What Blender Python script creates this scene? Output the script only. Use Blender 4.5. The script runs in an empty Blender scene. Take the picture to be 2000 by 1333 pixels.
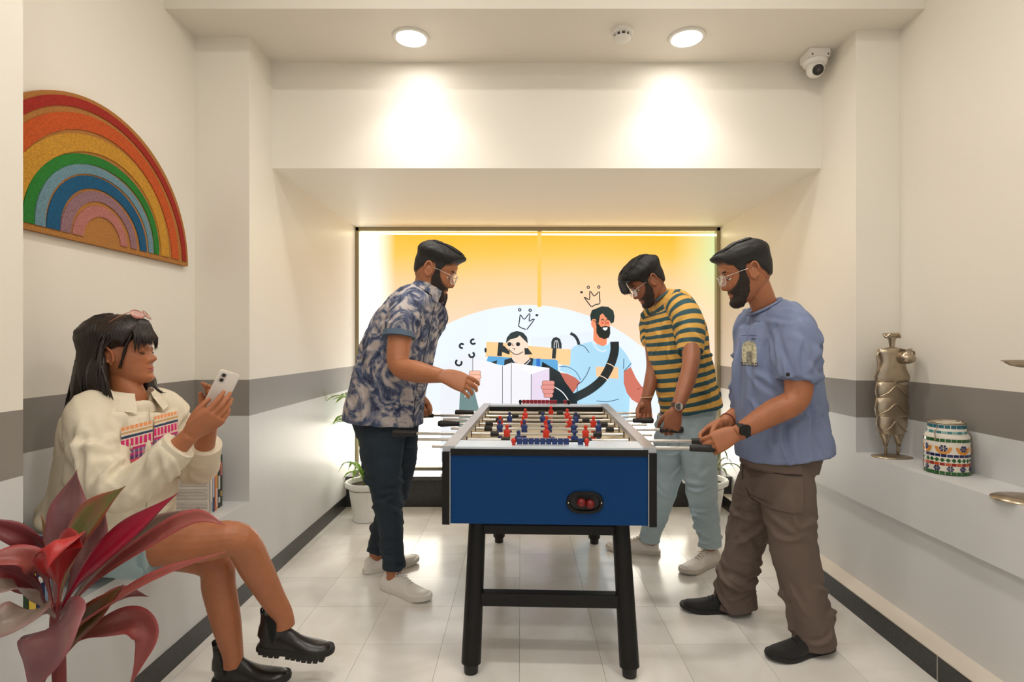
import bpy, bmesh, math, random
import numpy as np
from mathutils import Vector, Matrix, noise, kdtree
from mathutils.bvhtree import BVHTree
from mathutils.interpolate import poly_3d_calc

random.seed(7)
SC = bpy.context.scene
COL = SC.collection
V = Vector

# ------------------------------------------------------------------ camera
FPX, VPX, VPY, CAMZ = 1060.0, 1017.0, 672.0, 1.24     # focal length in px, vanishing point, eye height
cd = bpy.data.cameras.new('camera')
cam = bpy.data.objects.new('camera', cd)
COL.objects.link(cam)
cam.location = (0, 0, CAMZ)
cam.rotation_euler = (math.pi / 2, 0, 0)
cd.sensor_width = 36.0
cd.lens = FPX / 2000.0 * 36.0
cd.shift_x = (1000.0 - VPX) / 2000.0
cd.shift_y = (VPY - 666.5) / 2000.0
cd.clip_start = 0.02
SC.camera = cam

# ------------------------------------------------------------------ world, exposure
wd = bpy.data.worlds.new('world')
SC.world = wd
wd.use_nodes = True
bg = wd.node_tree.nodes['Background']
bg.inputs[0].default_value = (1.0, 0.99, 0.97, 1)
bg.inputs[1].default_value = 0.45
vs = SC.view_settings
vs.view_transform = 'Standard'
vs.look = 'None'
vs.exposure = 0.6
vs.gamma = 1.0
vs.use_curve_mapping = False
ADDED_LAMP_POWER = 122.0      # emission of the unseen downlights added on the higher ceiling
LAMP_BEAM = 26.0      # downward beam of each downlight in view, watts
LAMP_POWER = 23.0      # emission of the ceiling downlights
WINDOW_POWER = 0.70   # brightness of the daylight behind the printed window


def W(px, py, y):
    """photo pixel + distance -> point in the room"""
    return V(((px - VPX) * y / FPX, y, CAMZ - (py - VPY) * y / FPX))


# ------------------------------------------------------------------ materials
def s2l(c):
    return tuple(((x / 255.0) / 12.92 if x / 255.0 <= 0.04045 else (((x / 255.0) + 0.055) / 1.055) ** 2.4) for x in c[:3])


MATS = {}


def mat(name, rgb=(200, 200, 200), rough=0.5, metal=0.0, noise_amt=0.0, noise_scale=20.0, bump=0.0, bump_scale=60.0,
        coat=0.0, sss=0.0, emit=0.0, alpha=1.0, trans=0.0, spec=0.5, stretch=None, sheen=0.0):
    """procedural principled material: colour with noise variation and fine bump"""
    if name in MATS:
        return MATS[name]
    m = bpy.data.materials.new(name)
    m.use_nodes = True
    nt = m.node_tree
    b = nt.nodes['Principled BSDF']
    c = s2l(rgb) + (1,)
    b.inputs['Base Color'].default_value = c
    b.inputs['Roughness'].default_value = rough
    b.inputs['Metallic'].default_value = metal
    b.inputs['Coat Weight'].default_value = coat
    b.inputs['Specular IOR Level'].default_value = spec
    if sheen:
        b.inputs['Sheen Weight'].default_value = sheen
    if sss:
        b.inputs['Subsurface Weight'].default_value = sss
        b.inputs['Subsurface Radius'].default_value = (0.012, 0.004, 0.002)
        b.inputs['Subsurface Scale'].default_value = 1.0
    if emit:
        b.inputs['Emission Color'].default_value = c
        b.inputs['Emission Strength'].default_value = emit
    if trans:
        b.inputs['Transmission Weight'].default_value = trans
    if alpha < 1:
        b.inputs['Alpha'].default_value = alpha
    tc = None
    if noise_amt or bump:
        tc = nt.nodes.new('ShaderNodeTexCoord')
        mp = nt.nodes.new('ShaderNodeMapping')
        nt.links.new(tc.outputs['Object'], mp.inputs['Vector'])
        if stretch:
            mp.inputs['Scale'].default_value = stretch
    if noise_amt:
        n = nt.nodes.new('ShaderNodeTexNoise')
        n.inputs['Scale'].default_value = noise_scale
        n.inputs['Detail'].default_value = 4
        nt.links.new(mp.outputs[0], n.inputs['Vector'])
        r = nt.nodes.new('ShaderNodeValToRGB')
        r.color_ramp.elements[0].position = 0.3
        r.color_ramp.elements[1].position = 0.7
        r.color_ramp.elements[0].color = tuple(max(0, x * (1 - noise_amt)) for x in c[:3]) + (1,)
        r.color_ramp.elements[1].color = tuple(min(1, x * (1 + noise_amt)) for x in c[:3]) + (1,)
        nt.links.new(n.outputs['Fac'], r.inputs['Fac'])
        nt.links.new(r.outputs[0], b.inputs['Base Color'])
    if bump:
        n2 = nt.nodes.new('ShaderNodeTexNoise')
        n2.inputs['Scale'].default_value = bump_scale
        n2.inputs['Detail'].default_value = 3
        nt.links.new(mp.outputs[0], n2.inputs['Vector'])
        bp = nt.nodes.new('ShaderNodeBump')
        bp.inputs['Strength'].default_value = bump
        bp.inputs['Distance'].default_value = 0.004
        nt.links.new(n2.outputs['Fac'], bp.inputs['Height'])
        nt.links.new(bp.outputs[0], b.inputs['Normal'])
    MATS[name] = m
    return m


def nodes_of(m):
    nt = m.node_tree
    return nt, nt.nodes, nt.links, nt.nodes['Principled BSDF']


# ------------------------------------------------------------------ mesh building
def catmull(pts, sub):
    """Catmull-Rom through a list of equal-length tuples"""
    n = len(pts)
    out = []
    for i in range(n - 1):
        p0 = pts[max(i - 1, 0)]
        p1 = pts[i]
        p2 = pts[i + 1]
        p3 = pts[min(i + 2, n - 1)]
        for k in range(sub):
            t = k / sub
            t2, t3 = t * t, t * t * t
            out.append(tuple(0.5 * (2 * b + (c - a) * t + (2 * a - 5 * b + 4 * c - d) * t2 + (3 * b - a - 3 * c + d) * t3)
                             for a, b, c, d in zip(p0, p1, p2, p3)))
    out.append(tuple(pts[-1]))
    return out


class MB:
    """collects shapes; build() links them as one mesh object"""

    def __init__(self):
        self.v = []
        self.f = []
        self.uv = []

    def add(self, verts, faces, uv=None):
        o = len(self.v)
        self.v += [V(p) for p in verts]
        self.uv += list(uv) if uv else [(0.0, 0.0)] * len(verts)
        self.f += [tuple(i + o for i in f) for f in faces]
        return self

    def box(self, lo, hi, bev=0.0):
        x0, y0, z0 = lo
        x1, y1, z1 = hi
        if bev <= 0:
            vs_ = [(x0, y0, z0), (x1, y0, z0), (x1, y1, z0), (x0, y1, z0), (x0, y0, z1), (x1, y0, z1), (x1, y1, z1), (x0, y1, z1)]
            return self.add(vs_, [(0, 3, 2, 1), (4, 5, 6, 7), (0, 1, 5, 4), (1, 2, 6, 5), (2, 3, 7, 6), (3, 0, 4, 7)])
        bm = bmesh.new()
        bmesh.ops.create_cube(bm, size=1)
        for v in bm.verts:
            v.co = V(((x0 + x1) / 2 + v.co.x * (x1 - x0), (y0 + y1) / 2 + v.co.y * (y1 - y0), (z0 + z1) / 2 + v.co.z * (z1 - z0)))
        bmesh.ops.bevel(bm, geom=bm.edges[:], offset=bev, segments=2, profile=0.7, affect='EDGES')
        bm.verts.index_update()
        self.add([v.co.copy() for v in bm.verts], [[v.index for v in f.verts] for f in bm.faces])
        bm.free()
        return self

    def tube(self, pts, rad, side=None, n=16, sub=4, caps=True, sq=2.0, rec=0.0):
        """loft through pts; rad = list of r or (a, b): a along side, b across"""
        P = [tuple(p) for p in pts]
        R = [(r, r) if not isinstance(r, (tuple, list)) else tuple(r) for r in rad]
        if sub > 1 and len(P) > 2:
            PR = catmull([p + r for p, r in zip(P, R)], sub)
        else:
            PR = [p + r for p, r in zip(P, R)]
        C = [V(q[:3]) for q in PR]
        A = [(max(q[3], 1e-5), max(q[4], 1e-5)) for q in PR]
        rings = []
        m = len(C)
        prevS = None
        L = 0.0
        uv = []
        for i in range(m):
            T = (C[min(i + 1, m - 1)] - C[max(i - 1, 0)])
            if T.length < 1e-9:
                T = V((0, 0, 1))
            T.normalize()
            if side is not None:
                s = V(side[min(i * len(side) // m, len(side) - 1)]) if isinstance(side, list) else V(side)
            else:
                s = prevS if prevS is not None else (V((0, 0, 1)) if abs(T.z) < 0.9 else V((1, 0, 0)))
            S = s - T * s.dot(T)
            if S.length < 1e-6:
                S = T.orthogonal()
            S.normalize()
            prevS = S
            N = T.cross(S)
            if i:
                L += (C[i] - C[i - 1]).length
            ring = []
            for k in range(n):
                a = 2 * math.pi * k / n
                cx, sx = math.cos(a), math.sin(a)
                if sq != 2.0:
                    cx = math.copysign(abs(cx) ** (2 / sq), cx)
                    sx = math.copysign(abs(sx) ** (2 / sq), sx)
                ring.append(C[i] + S * (A[i][0] * cx) + N * (A[i][1] * sx))
                uv.append((k / n, L))
            rings.append(ring)
        return self.loft(rings, caps, uv, rec)

    def loft(self, rings, caps=True, uv=None, rec=0.0):
        n = len(rings[0])
        vs_ = [p for r in rings for p in r]
        fs = []
        for i in range(len(rings) - 1):
            for k in range(n):
                k2 = (k + 1) % n
                fs.append((i * n + k, i * n + k2, (i + 1) * n + k2, (i + 1) * n + k))
        if caps:
            fs.append(tuple(reversed(range(n))))
            fs.append(tuple((len(rings) - 1) * n + k for k in range(n)))
        return self.add(vs_, fs, uv)

    def lathe(self, prof, c=(0, 0, 0), n=32, caps=True, sx=1.0, sy=1.0):
        """prof: list of (r, z)"""
        c = V(c)
        rings = [[c + V((max(r, 1e-5) * math.cos(2 * math.pi * k / n) * sx, max(r, 1e-5) * math.sin(2 * math.pi * k / n) * sy, z)) for k in range(n)] for r, z in prof]
        return self.loft(rings, caps)

    def cyl(self, a, b, r, n=16, r2=None):
        return self.tube([a, b], [r, r if r2 is None else r2], n=n, sub=1)

    def ball(self, c, r, n=16, m=10, R=None):
        """ellipsoid; r scalar or (rx, ry, rz); R optional rotation matrix"""
        c = V(c)
        rr = (r, r, r) if not isinstance(r, (tuple, list)) else r
        rings = []
        for i in range(m + 1):
            t = math.pi * i / m
            rings.append([])
            for k in range(n):
                a = 2 * math.pi * k / n
                p = V((rr[0] * max(math.sin(t), 1e-4) * math.cos(a), rr[1] * max(math.sin(t), 1e-4) * math.sin(a), -rr[2] * math.cos(t)))
                if R is not None:
                    p = R @ p
                rings[-1].append(c + p)
        return self.loft(rings, True)

    def poly(self, pts, thick, axis):
        """flat polygon extruded by the vector axis*thick"""
        d = V(axis) * thick
        n = len(pts)
        vs_ = [V(p) for p in pts] + [V(p) + d for p in pts]
        fs = [tuple(range(n)), tuple(reversed(range(n, 2 * n)))]
        for k in range(n):
            fs.append((k, n + k, n + (k + 1) % n, (k + 1) % n))
        return self.add(vs_, fs)

    def build(self, name, m, parent=None, smooth=False, local=False, angle=None, uv=False):
        off = V((0, 0, 0))
        if parent is not None and not local:
            p = parent
            while p is not None:
                off += p.location
                p = p.parent
        me = bpy.data.meshes.new(name)
        me.from_pydata([tuple(p - off) for p in self.v], [], self.f)
        me.validate()
        bm = bmesh.new()
        bm.from_mesh(me)
        bmesh.ops.recalc_face_normals(bm, faces=bm.faces[:])
        bm.to_mesh(me)
        bm.free()
        if uv and len(me.vertices) == len(self.uv):
            set_uv(me, self.uv)
        if smooth:
            for p in me.polygons:
                p.use_smooth = True
        if angle is not None:
            me.set_sharp_from_angle(angle=math.radians(angle))
        return link(name, me, m, parent)


def set_uv(me, uv):
    at = me.attributes.new('flow', 'FLOAT2', 'POINT')
    flat = [c for t in uv for c in t]
    at.data.foreach_set('vector', flat)


def link(name, me, m, parent=None):
    o = bpy.data.objects.new(name, me)
    COL.objects.link(o)
    if m is not None:
        me.materials.append(m)
    if parent is not None:
        o.parent = parent
    return o


def tag(o, label=None, cat=None, group=None, kind=None):
    if label:
        o['label'] = label
    if cat:
        o['category'] = cat
    if group:
        o['group'] = group
    if kind:
        o['kind'] = kind
    return o


def thing(name, loc, label, cat, group=None, rz=0.0):
    o = bpy.data.objects.new(name, None)
    o.empty_display_size = 0.1
    COL.objects.link(o)
    o.location = loc
    o.rotation_euler = (0, 0, rz)
    return tag(o, label, cat, group)


def copy_tree(o, parent=None):
    c = o.copy()
    COL.objects.link(c)
    c.parent = parent
    for ch in list(o.children):
        copy_tree(ch, c)
    return c


def struct(o):
    o['kind'] = 'structure'
    return o


def melt(mb, voxel, smooth_it=3, keep_uv=False):
    """one continuous skin over overlapping closed shapes -> (mesh, uv per vertex)"""
    me = bpy.data.meshes.new('tmp')
    me.from_pydata([tuple(p) for p in mb.v], [], mb.f)
    ob = bpy.data.objects.new('tmp', me)
    COL.objects.link(ob)
    r = ob.modifiers.new('r', 'REMESH')
    r.mode = 'VOXEL'
    r.voxel_size = voxel
    if smooth_it:
        s = ob.modifiers.new('s', 'SMOOTH')
        s.factor = 0.5
        s.iterations = smooth_it
    dg = bpy.context.evaluated_depsgraph_get()
    out = bpy.data.meshes.new_from_object(ob.evaluated_get(dg))
    bpy.data.objects.remove(ob)
    bpy.data.meshes.remove(me)
    uv = None
    if keep_uv:
        bv = BVHTree.FromPolygons(mb.v, mb.f)
        uv = []
        for v in out.vertices:
            loc, _, ix, _ = bv.find_nearest(v.co)
            f = mb.f[ix]
            if len(f) > 4:
                f = f[:1]
                wts = [1.0]
            else:
                wts = poly_3d_calc([mb.v[q] for q in f], loc)
            uv.append((mb.uv[f[0]][0], sum(a * mb.uv[q][1] for a, q in zip(wts, f))))
    return out, uv


def finish(me, name, m, parent, uv=None, disp=None, creases=None):
    """offset a melted mesh into its parent's frame, add folds, link"""
    off = V((0, 0, 0))
    p = parent
    while p is not None:
        off += p.location
        p = p.parent
    if disp is not None:
        ns = [v.normal.copy() for v in me.vertices]
        for v, n_ in zip(me.vertices, ns):
            v.co = v.co + n_ * disp(v.co, n_)
    if creases:
        crease(me, creases)
    for v in me.vertices:
        v.co -= off
    if uv:
        set_uv(me, uv)
    for pl in me.polygons:
        pl.use_smooth = True
    return link(name, me, m, parent)


def crease(me, specs):
    """cloth folds: soft ridges along short strokes. spec = (n, direction, spread, length, width, height, (zmin, zmax), seed[, (point, radius)])"""
    n = len(me.vertices)
    co = np.empty(n * 3)
    no = np.empty(n * 3)
    me.vertices.foreach_get('co', co)
    me.vertices.foreach_get('normal', no)
    co, no = co.reshape(-1, 3), no.reshape(-1, 3)
    tot = np.zeros(n)
    for sp in specs:
        cnt, dr, spread, L, wd0, amp, (z0, z1), seed = sp[:8]
        rn = np.random.RandomState(seed)
        ok = np.where((co[:, 2] > z0) & (co[:, 2] < z1))[0]
        if len(sp) > 8:
            d2 = np.linalg.norm(co[ok] - np.array(sp[8][0]), axis=1)
            ok = ok[d2 < sp[8][1]]
        if len(ok) == 0:
            continue
        for _ in range(cnt):
            i = ok[rn.randint(len(ok))]
            c, nn = co[i], no[i]
            d = np.array(dr, float) + rn.normal(0, spread, 3)
            d -= nn * d.dot(nn)
            l_ = np.linalg.norm(d)
            if l_ < 1e-4:
                continue
            d /= l_
            ll = L * rn.uniform(.6, 1.3) / 2
            w_ = wd0 * rn.uniform(.7, 1.4)
            sd = np.cross(nn, d)
            rel = co - c
            t = rel @ d
            bow = rn.uniform(-.25, .25) / ll
            q = rel @ sd + bow * t * t
            h_ = rel @ nn
            k = np.clip(1 - (t / ll) ** 2, 0, 1) ** .8 * (np.abs(h_) < .10) * np.clip(no @ nn * 1.6 - .3, 0, 1)
            s_ = q / w_
            tot += amp * rn.uniform(.5, 1.2) * k * (np.exp(-s_ * s_) - .55 * np.exp(-((s_ - 1.7) / 1.1) ** 2))
    co = co + no * np.clip(tot, -.022, .026)[:, None]
    me.vertices.foreach_set('co', co.ravel())
    me.update()


def lerp(a, b, t):
    return a + (b - a) * t


def sstep(a, b, x):
    t = max(0.0, min(1.0, (x - a) / (b - a)))
    return t * t * (3 - 2 * t)


def nz(p, s, o=0.0):
    return noise.noise(V((p[0] * s + o, p[1] * s + o * 1.7, p[2] * s - o)))
# ------------------------------------------------------------------ the room
XL, XLN, NL0, NL1, BENCH = -1.325, -1.59, 1.445, 2.65, 0.47        # left wall, niche back, niche ends, bench height
XR, XRN, NR0, NR1, SHELF = 1.60, 1.808, 0.55, 2.59, 0.722          # right wall and its niche
YH, ZC, ZS, YW, YF = 2.889, 2.739, 2.175, 4.42, -1.2               # header wall, ceiling, soffit, window, near end
STEP_Y, ZTOP = 2.426, 3.05


def wall_paint():
    m = bpy.data.materials.new('wall_paint')
    m.use_nodes = True
    nt, N, Lk, b = nodes_of(m)
    tc = N.new('ShaderNodeTexCoord')
    sep = N.new('ShaderNodeSeparateXYZ')
    Lk.new(tc.outputs['Object'], sep.inputs[0])
    nn = N.new('ShaderNodeTexNoise')
    nn.inputs['Scale'].default_value = 3.0
    Lk.new(tc.outputs['Object'], nn.inputs['Vector'])
    ad = N.new('ShaderNodeMath')
    ad.operation = 'MULTIPLY_ADD'
    ad.inputs[1].default_value = 0.004
    Lk.new(nn.outputs['Fac'], ad.inputs[0])
    Lk.new(sep.outputs['Z'], ad.inputs[2])
    dv = N.new('ShaderNodeMath')
    dv.operation = 'DIVIDE'
    dv.inputs[1].default_value = 3.0
    Lk.new(ad.outputs[0], dv.inputs[0])
    r = N.new('ShaderNodeValToRGB')
    r.color_ramp.interpolation = 'CONSTANT'
    e = r.color_ramp.elements
    e[0].position = 0.0
    e[0].color = s2l((214, 214, 213)) + (1,)
    e[1].position = 0.884 / 3
    e[1].color = s2l((142, 136, 129)) + (1,)
    e3 = e.new(1.055 / 3)
    e3.color = s2l((238, 232, 220)) + (1,)
    Lk.new(dv.outputs[0], r.inputs['Fac'])
    Lk.new(r.outputs[0], b.inputs['Base Color'])
    b.inputs['Roughness'].default_value = 0.42
    n2 = N.new('ShaderNodeTexNoise')
    n2.inputs['Scale'].default_value = 14
    Lk.new(tc.outputs['Object'], n2.inputs['Vector'])
    bp = N.new('ShaderNodeBump')
    bp.inputs['Strength'].default_value = 0.12
    bp.inputs['Distance'].default_value = 0.01
    Lk.new(n2.outputs['Fac'], bp.inputs['Height'])
    Lk.new(bp.outputs[0], b.inputs['Normal'])
    return m


PAINT = wall_paint()
CREAM = mat('cream_paint', (238, 232, 220), 0.5, bump=0.08, bump_scale=14)
GRANITE = mat('black_granite', (44, 43, 43), 0.28, noise_amt=0.5, noise_scale=90)
GRANITE_TOP = mat('polished_granite', (70, 70, 72), 0.12, noise_amt=0.4, noise_scale=90)

# left wall: near pier, niche with bench, far pier (solid blocks)
for lo, hi in (((XL - 0.5, YF, 0), (XL, NL0, ZTOP)), ((XL - 0.5, NL1, 0), (XL, YW + 0.1, ZTOP)), ((XL - 0.5, NL0, BENCH), (XLN, NL1, ZTOP)), ((XL - 0.5, NL0, 0), (XL, NL1, BENCH))):
    struct(MB().box(lo, hi).build('wall_left', PAINT))
# right wall: pier, niche back, shelf block, recessed lower wall
for lo, hi in (((XR, NR1, 0.49), (XR + 0.6, YW + 0.1, ZTOP)), ((XR, 3.35, 0), (XR + 0.6, YW + 0.1, 0.49)), ((XRN, NR0, SHELF), (XR + 0.6, NR1, ZTOP)),
               ((XR, YF, 0.49), (XR + 0.6, NR1, SHELF)), ((XR + 0.03, YF, 0), (XR + 0.6, 3.35, 0.49)), ((XR, YF, SHELF), (XR + 0.6, NR0, ZTOP))):
    struct(MB().box(lo, hi).build('wall_right', PAINT))
# header wall above the window bay
struct(MB().box((XL, YH, ZS), (XR, YW + 0.1, ZTOP)).build('wall_back', CREAM))
# ceiling: the lower strip with its front drop, and the higher slab towards the hall
w = MB()
w.box((XL - 0.4, STEP_Y, ZC), (XR + 0.5, YH + 0.02, ZTOP + 0.15))
w.box((XL - 0.4, YF, ZTOP), (XR + 0.5, STEP_Y, ZTOP + 0.15))
struct(w.build('ceiling', CREAM))

# floor: marble tiles over a bed
def marble():
    m = bpy.data.materials.new('marble_tile')
    m.use_nodes = True
    nt, N, Lk, b = nodes_of(m)
    geo = N.new('ShaderNodeNewGeometry')
    oi = N.new('ShaderNodeObjectInfo')
    n1 = N.new('ShaderNodeTexNoise')
    n1.inputs['Scale'].default_value = 2.2
    n1.inputs['Detail'].default_value = 6
    n1.inputs['Distortion'].default_value = 1.2
    Lk.new(geo.outputs['Position'], n1.inputs['Vector'])
    r = N.new('ShaderNodeValToRGB')
    r.color_ramp.elements[0].position = 0.32
    r.color_ramp.elements[0].color = s2l((228, 223, 214)) + (1,)
    r.color_ramp.elements[1].position = 0.62
    r.color_ramp.elements[1].color = s2l((246, 243, 237)) + (1,)
    Lk.new(n1.outputs['Fac'], r.inputs['Fac'])
    hs = N.new('ShaderNodeHueSaturation')
    mr = N.new('ShaderNodeMapRange')
    mr.inputs['To Min'].default_value = 0.92
    mr.inputs['To Max'].default_value = 1.03
    Lk.new(oi.outputs['Random'], mr.inputs['Value'])
    Lk.new(mr.outputs[0], hs.inputs['Value'])
    Lk.new(r.outputs[0], hs.inputs['Color'])
    Lk.new(hs.outputs[0], b.inputs['Base Color'])
    b.inputs['Roughness'].default_value = 0.2
    return m


TILE = marble()
fl = struct(MB().box((XL - 0.4, YF, -0.1), (XR + 0.5, YW + 0.1, -0.006)).build('floor', mat('tile_joint', (176, 168, 156), 0.8)))
TS = 0.32
tile_me = None
ny = int((4.13 - 0.3) / TS) + 1
for j in range(ny):
    for i in range(10):
        x0 = -1.64 + i * TS + 0.035
        y1 = 4.16 - j * TS
        if tile_me is None:
            t = MB().box((-TS / 2 + 0.0006, -TS / 2 + 0.0006, -0.008), (TS / 2 - 0.0006, TS / 2 - 0.0006, 0.0)).build('tile', TILE, fl, local=True)
            tile_me = t.data
        else:
            t = bpy.data.objects.new('tile', tile_me)
            COL.objects.link(t)
            t.parent = fl
        t.location = (x0 + TS / 2, y1 - TS / 2, random.uniform(-0.0004, 0))
# skirtings
struct(MB().box((XL - 0.01, YF, 0), (XL + 0.004, 4.12, 0.092)).build('baseboard_left', GRANITE))
bb = struct(MB().box((1.53, YF, 0), (XR + 0.04, 4.12, 0.094)).build('baseboard_right', GRANITE))
MB().box((1.53, YF, 0.094), (XR + 0.04, 4.12, 0.099)).build('ledge', mat('ledge_paint', (226, 216, 202), 0.5), bb)
for yj in (1.45, 1.99, 2.9, 3.5):
    MB().box((1.5285, yj, 0.0), (1.531, yj + 0.004, 0.0945)).build('joint', mat('grout', (170, 165, 158), 0.7), bb)
# granite plinth and sill below the window
pl = struct(MB().box((XL, 4.12, 0), (XR, YW + 0.05, 0.205)).build('trim_1', GRANITE))
MB().box((XL, 4.105, 0.205), (XR, YW + 0.05, 0.235), 0.004).build('sill', GRANITE_TOP, pl)

# ------------------------------------------------------------------ printed, daylit window
def lit(name, rgb, k=1.0, ramp=None):
    m = bpy.data.materials.new(name)
    m.use_nodes = True
    nt, N, Lk, b = nodes_of(m)
    c = s2l(rgb) + (1,)
    b.inputs['Base Color'].default_value = tuple(x * 0.08 for x in c[:3]) + (1,)
    b.inputs['Roughness'].default_value = 0.16
    b.inputs['Emission Color'].default_value = c
    b.inputs['Emission Strength'].default_value = WINDOW_POWER * k
    return m


def film_material():
    """printed film: amber at the top fading to peach, clear at the left margin, green tint top right"""
    m = lit('printed_film', (235, 185, 155), 1.5)
    nt, N, Lk, b = nodes_of(m)
    tc = N.new('ShaderNodeTexCoord')
    sep = N.new('ShaderNodeSeparateXYZ')
    Lk.new(tc.outputs['Generated'], sep.inputs[0])
    r = N.new('ShaderNodeValToRGB')
    e = r.color_ramp.elements
    e[0].position = 0.0
    e[0].color = s2l((214, 210, 196)) + (1,)
    e[1].position = 1.0
    e[1].color = s2l((216, 158, 36)) + (1,)
    for p_, c_ in ((0.35, (212, 192, 172)), (0.6, (212, 180, 154)), (0.78, (214, 174, 128)), (0.9, (216, 166, 72))):
        k = e.new(p_)
        k.color = s2l(c_) + (1,)
    # the amber band bows downwards in the middle
    nx = N.new('ShaderNodeTexNoise')
    nx.inputs['Scale'].default_value = 2.5
    Lk.new(tc.outputs['Generated'], nx.inputs['Vector'])
    ma = N.new('ShaderNodeMath')
    ma.operation = 'MULTIPLY_ADD'
    ma.inputs[1].default_value = 0.16
    Lk.new(nx.outputs['Fac'], ma.inputs[0])
    sb = N.new('ShaderNodeMath')
    sb.operation = 'SUBTRACT'
    sb.inputs[1].default_value = 0.08
    Lk.new(sep.outputs['Z'], sb.inputs[0])
    Lk.new(sb.outputs[0], ma.inputs[2])
    Lk.new(ma.outputs[0], r.inputs['Fac'])
    # clear margins
    rx = N.new('ShaderNodeValToRGB')
    ex = rx.color_ramp.elements
    ex[0].position = 0.015
    ex[0].color = (1, 1, 1, 1)
    ex[1].position = 0.10
    ex[1].color = (0, 0, 0, 1)
    Lk.new(sep.outputs['X'], rx.inputs['Fac'])
    mx = N.new('ShaderNodeMixRGB')
    mx.inputs['Color2'].default_value = (1, 1, 1, 1)
    Lk.new(rx.outputs[0], mx.inputs['Fac'])
    Lk.new(r.outputs[0], mx.inputs['Color1'])
    # green tint in the upper right corner
    rg = N.new('ShaderNodeValToRGB')
    eg = rg.color_ramp.elements
    eg[0].position = 0.88
    eg[0].color = (0, 0, 0, 1)
    eg[1].position = 1.0
    eg[1].color = (0.75, 0.75, 0.75, 1)
    Lk.new(sep.outputs['X'], rg.inputs['Fac'])
    rz = N.new('ShaderNodeValToRGB')
    ez = rz.color_ramp.elements
    ez[0].position = 0.55
    ez[0].color = (0, 0, 0, 1)
    ez[1].position = 0.85
    ez[1].color = (1, 1, 1, 1)
    Lk.new(sep.outputs['Z'], rz.inputs['Fac'])
    mm = N.new('ShaderNodeMath')
    mm.operation = 'MULTIPLY'
    Lk.new(rg.outputs[0], mm.inputs[0])
    Lk.new(rz.outputs[0], mm.inputs[1])
    mg = N.new('ShaderNodeMixRGB')
    mg.inputs['Color2'].default_value = s2l((170, 206, 160)) + (1,)
    Lk.new(mm.outputs[0], mg.inputs['Fac'])
    Lk.new(mx.outputs[0], mg.inputs['Color1'])
    Lk.new(mg.outputs[0], b.inputs['Emission Color'])
    return m


YP = YW - 0.02
FRAME = mat('window_frame_metal', (168, 156, 124), 0.4, metal=0.3)
win = MB()
for a, b_ in (((XL, YP - 0.05, 0.235), (XL + 0.028, YP + 0.02, ZS)), ((XR - 0.028, YP - 0.05, 0.235), (XR, YP + 0.02, ZS)),
              ((XL, YP - 0.05, ZS - 0.03), (XR, YP + 0.02, ZS)), ((XL, YP - 0.05, 0.235), (XR, YP + 0.02, 0.25))):
    win.box(a, b_, 0.003)
window = struct(win.build('window_1', FRAME))
MB().box((XL + 0.02, YP, 0.24), (XR - 0.02, YP + 0.012, ZS - 0.02)).build('window_pane', film_material(), window)
layer = [0]
PRINT = {}


def print_mat(rgb, k=1.0):
    key = (rgb, k)
    if key not in PRINT:
        PRINT[key] = lit('print_%d_%d_%d' % rgb, rgb, k)
    return PRINT[key]


def wpt(px, py, d):
    p = W(px, py, YP)
    return V((p.x, YP - d, p.z))


def shape(pts, rgb, k=1.0, crop=True):
    """flat printed shape on the pane, pixels of the photograph (or of the 4.545x detail)"""
    layer[0] += 1
    d = 0.0006 + layer[0] * 0.00012
    P = [(860 + x / 4.545, 560 + y / 4.545) for x, y in pts] if crop else pts
    bm = bmesh.new()
    vs_ = [bm.verts.new(wpt(x, y, d)) for x, y in P]
    f = bm.faces.new(vs_)
    bmesh.ops.triangulate(bm, faces=[f])
    me = bpy.data.meshes.new('printed_shape')
    bm.to_mesh(me)
    bm.free()
    link('printed_shape', me, print_mat(rgb, k), film)


def line(pts, wd_, rgb=(38, 44, 50), k=1.0, sub=5, closed=False):
    """printed brush line"""
    layer[0] += 1
    d = 0.0006 + layer[0] * 0.00012
    Q = catmull([tuple(map(float, p)) for p in pts], sub) if sub > 1 and len(pts) > 2 else pts
    m_ = MB()
    vs_, fs = [], []
    for i, (x, y) in enumerate(Q):
        a = Q[max(i - 1, 0)]
        b_ = Q[min(i + 1, len(Q) - 1)]
        tx, ty = b_[0] - a[0], b_[1] - a[1]
        l_ = math.hypot(tx, ty) or 1
        ox, oy = -ty / l_ * wd_ / 2, tx / l_ * wd_ / 2
        for s in (1, -1):
            vs_.append(wpt(860 + (x + s * ox) / 4.545, 560 + (y + s * oy) / 4.545, d))
    for i in range(len(Q) - 1):
        fs.append((2 * i, 2 * i + 1, 2 * i + 3, 2 * i + 2))
    m_.add(vs_, fs).build('printed_line', print_mat(rgb, k), film)


def ell(cx, cy, rx, ry, n=28, a0=0, a1=360):
    return [(cx + rx * math.cos(math.radians(a0 + (a1 - a0) * i / n)), cy + ry * math.sin(math.radians(a0 + (a1 - a0) * i / n))) for i in range(n + (0 if a1 - a0 >= 360 else 1))]


def rrect(x0, y0, x1, y1, r):
    return ell(x1 - r, y1 - r, r, r, 5, 0, 90) + ell(x0 + r, y1 - r, r, r, 5, 90, 180) + ell(x0 + r, y0 + r, r, r, 5, 180, 270) + ell(x1 - r, y0 + r, r, r, 5, 270, 360)


film = MB().box((XL + 0.03, YP - 0.0005, 0.252), (XL + 0.034, YP + 0.001, 0.256)).build('printed_picture', print_mat((240, 240, 240)), window)
INK = (36, 44, 46)
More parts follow.
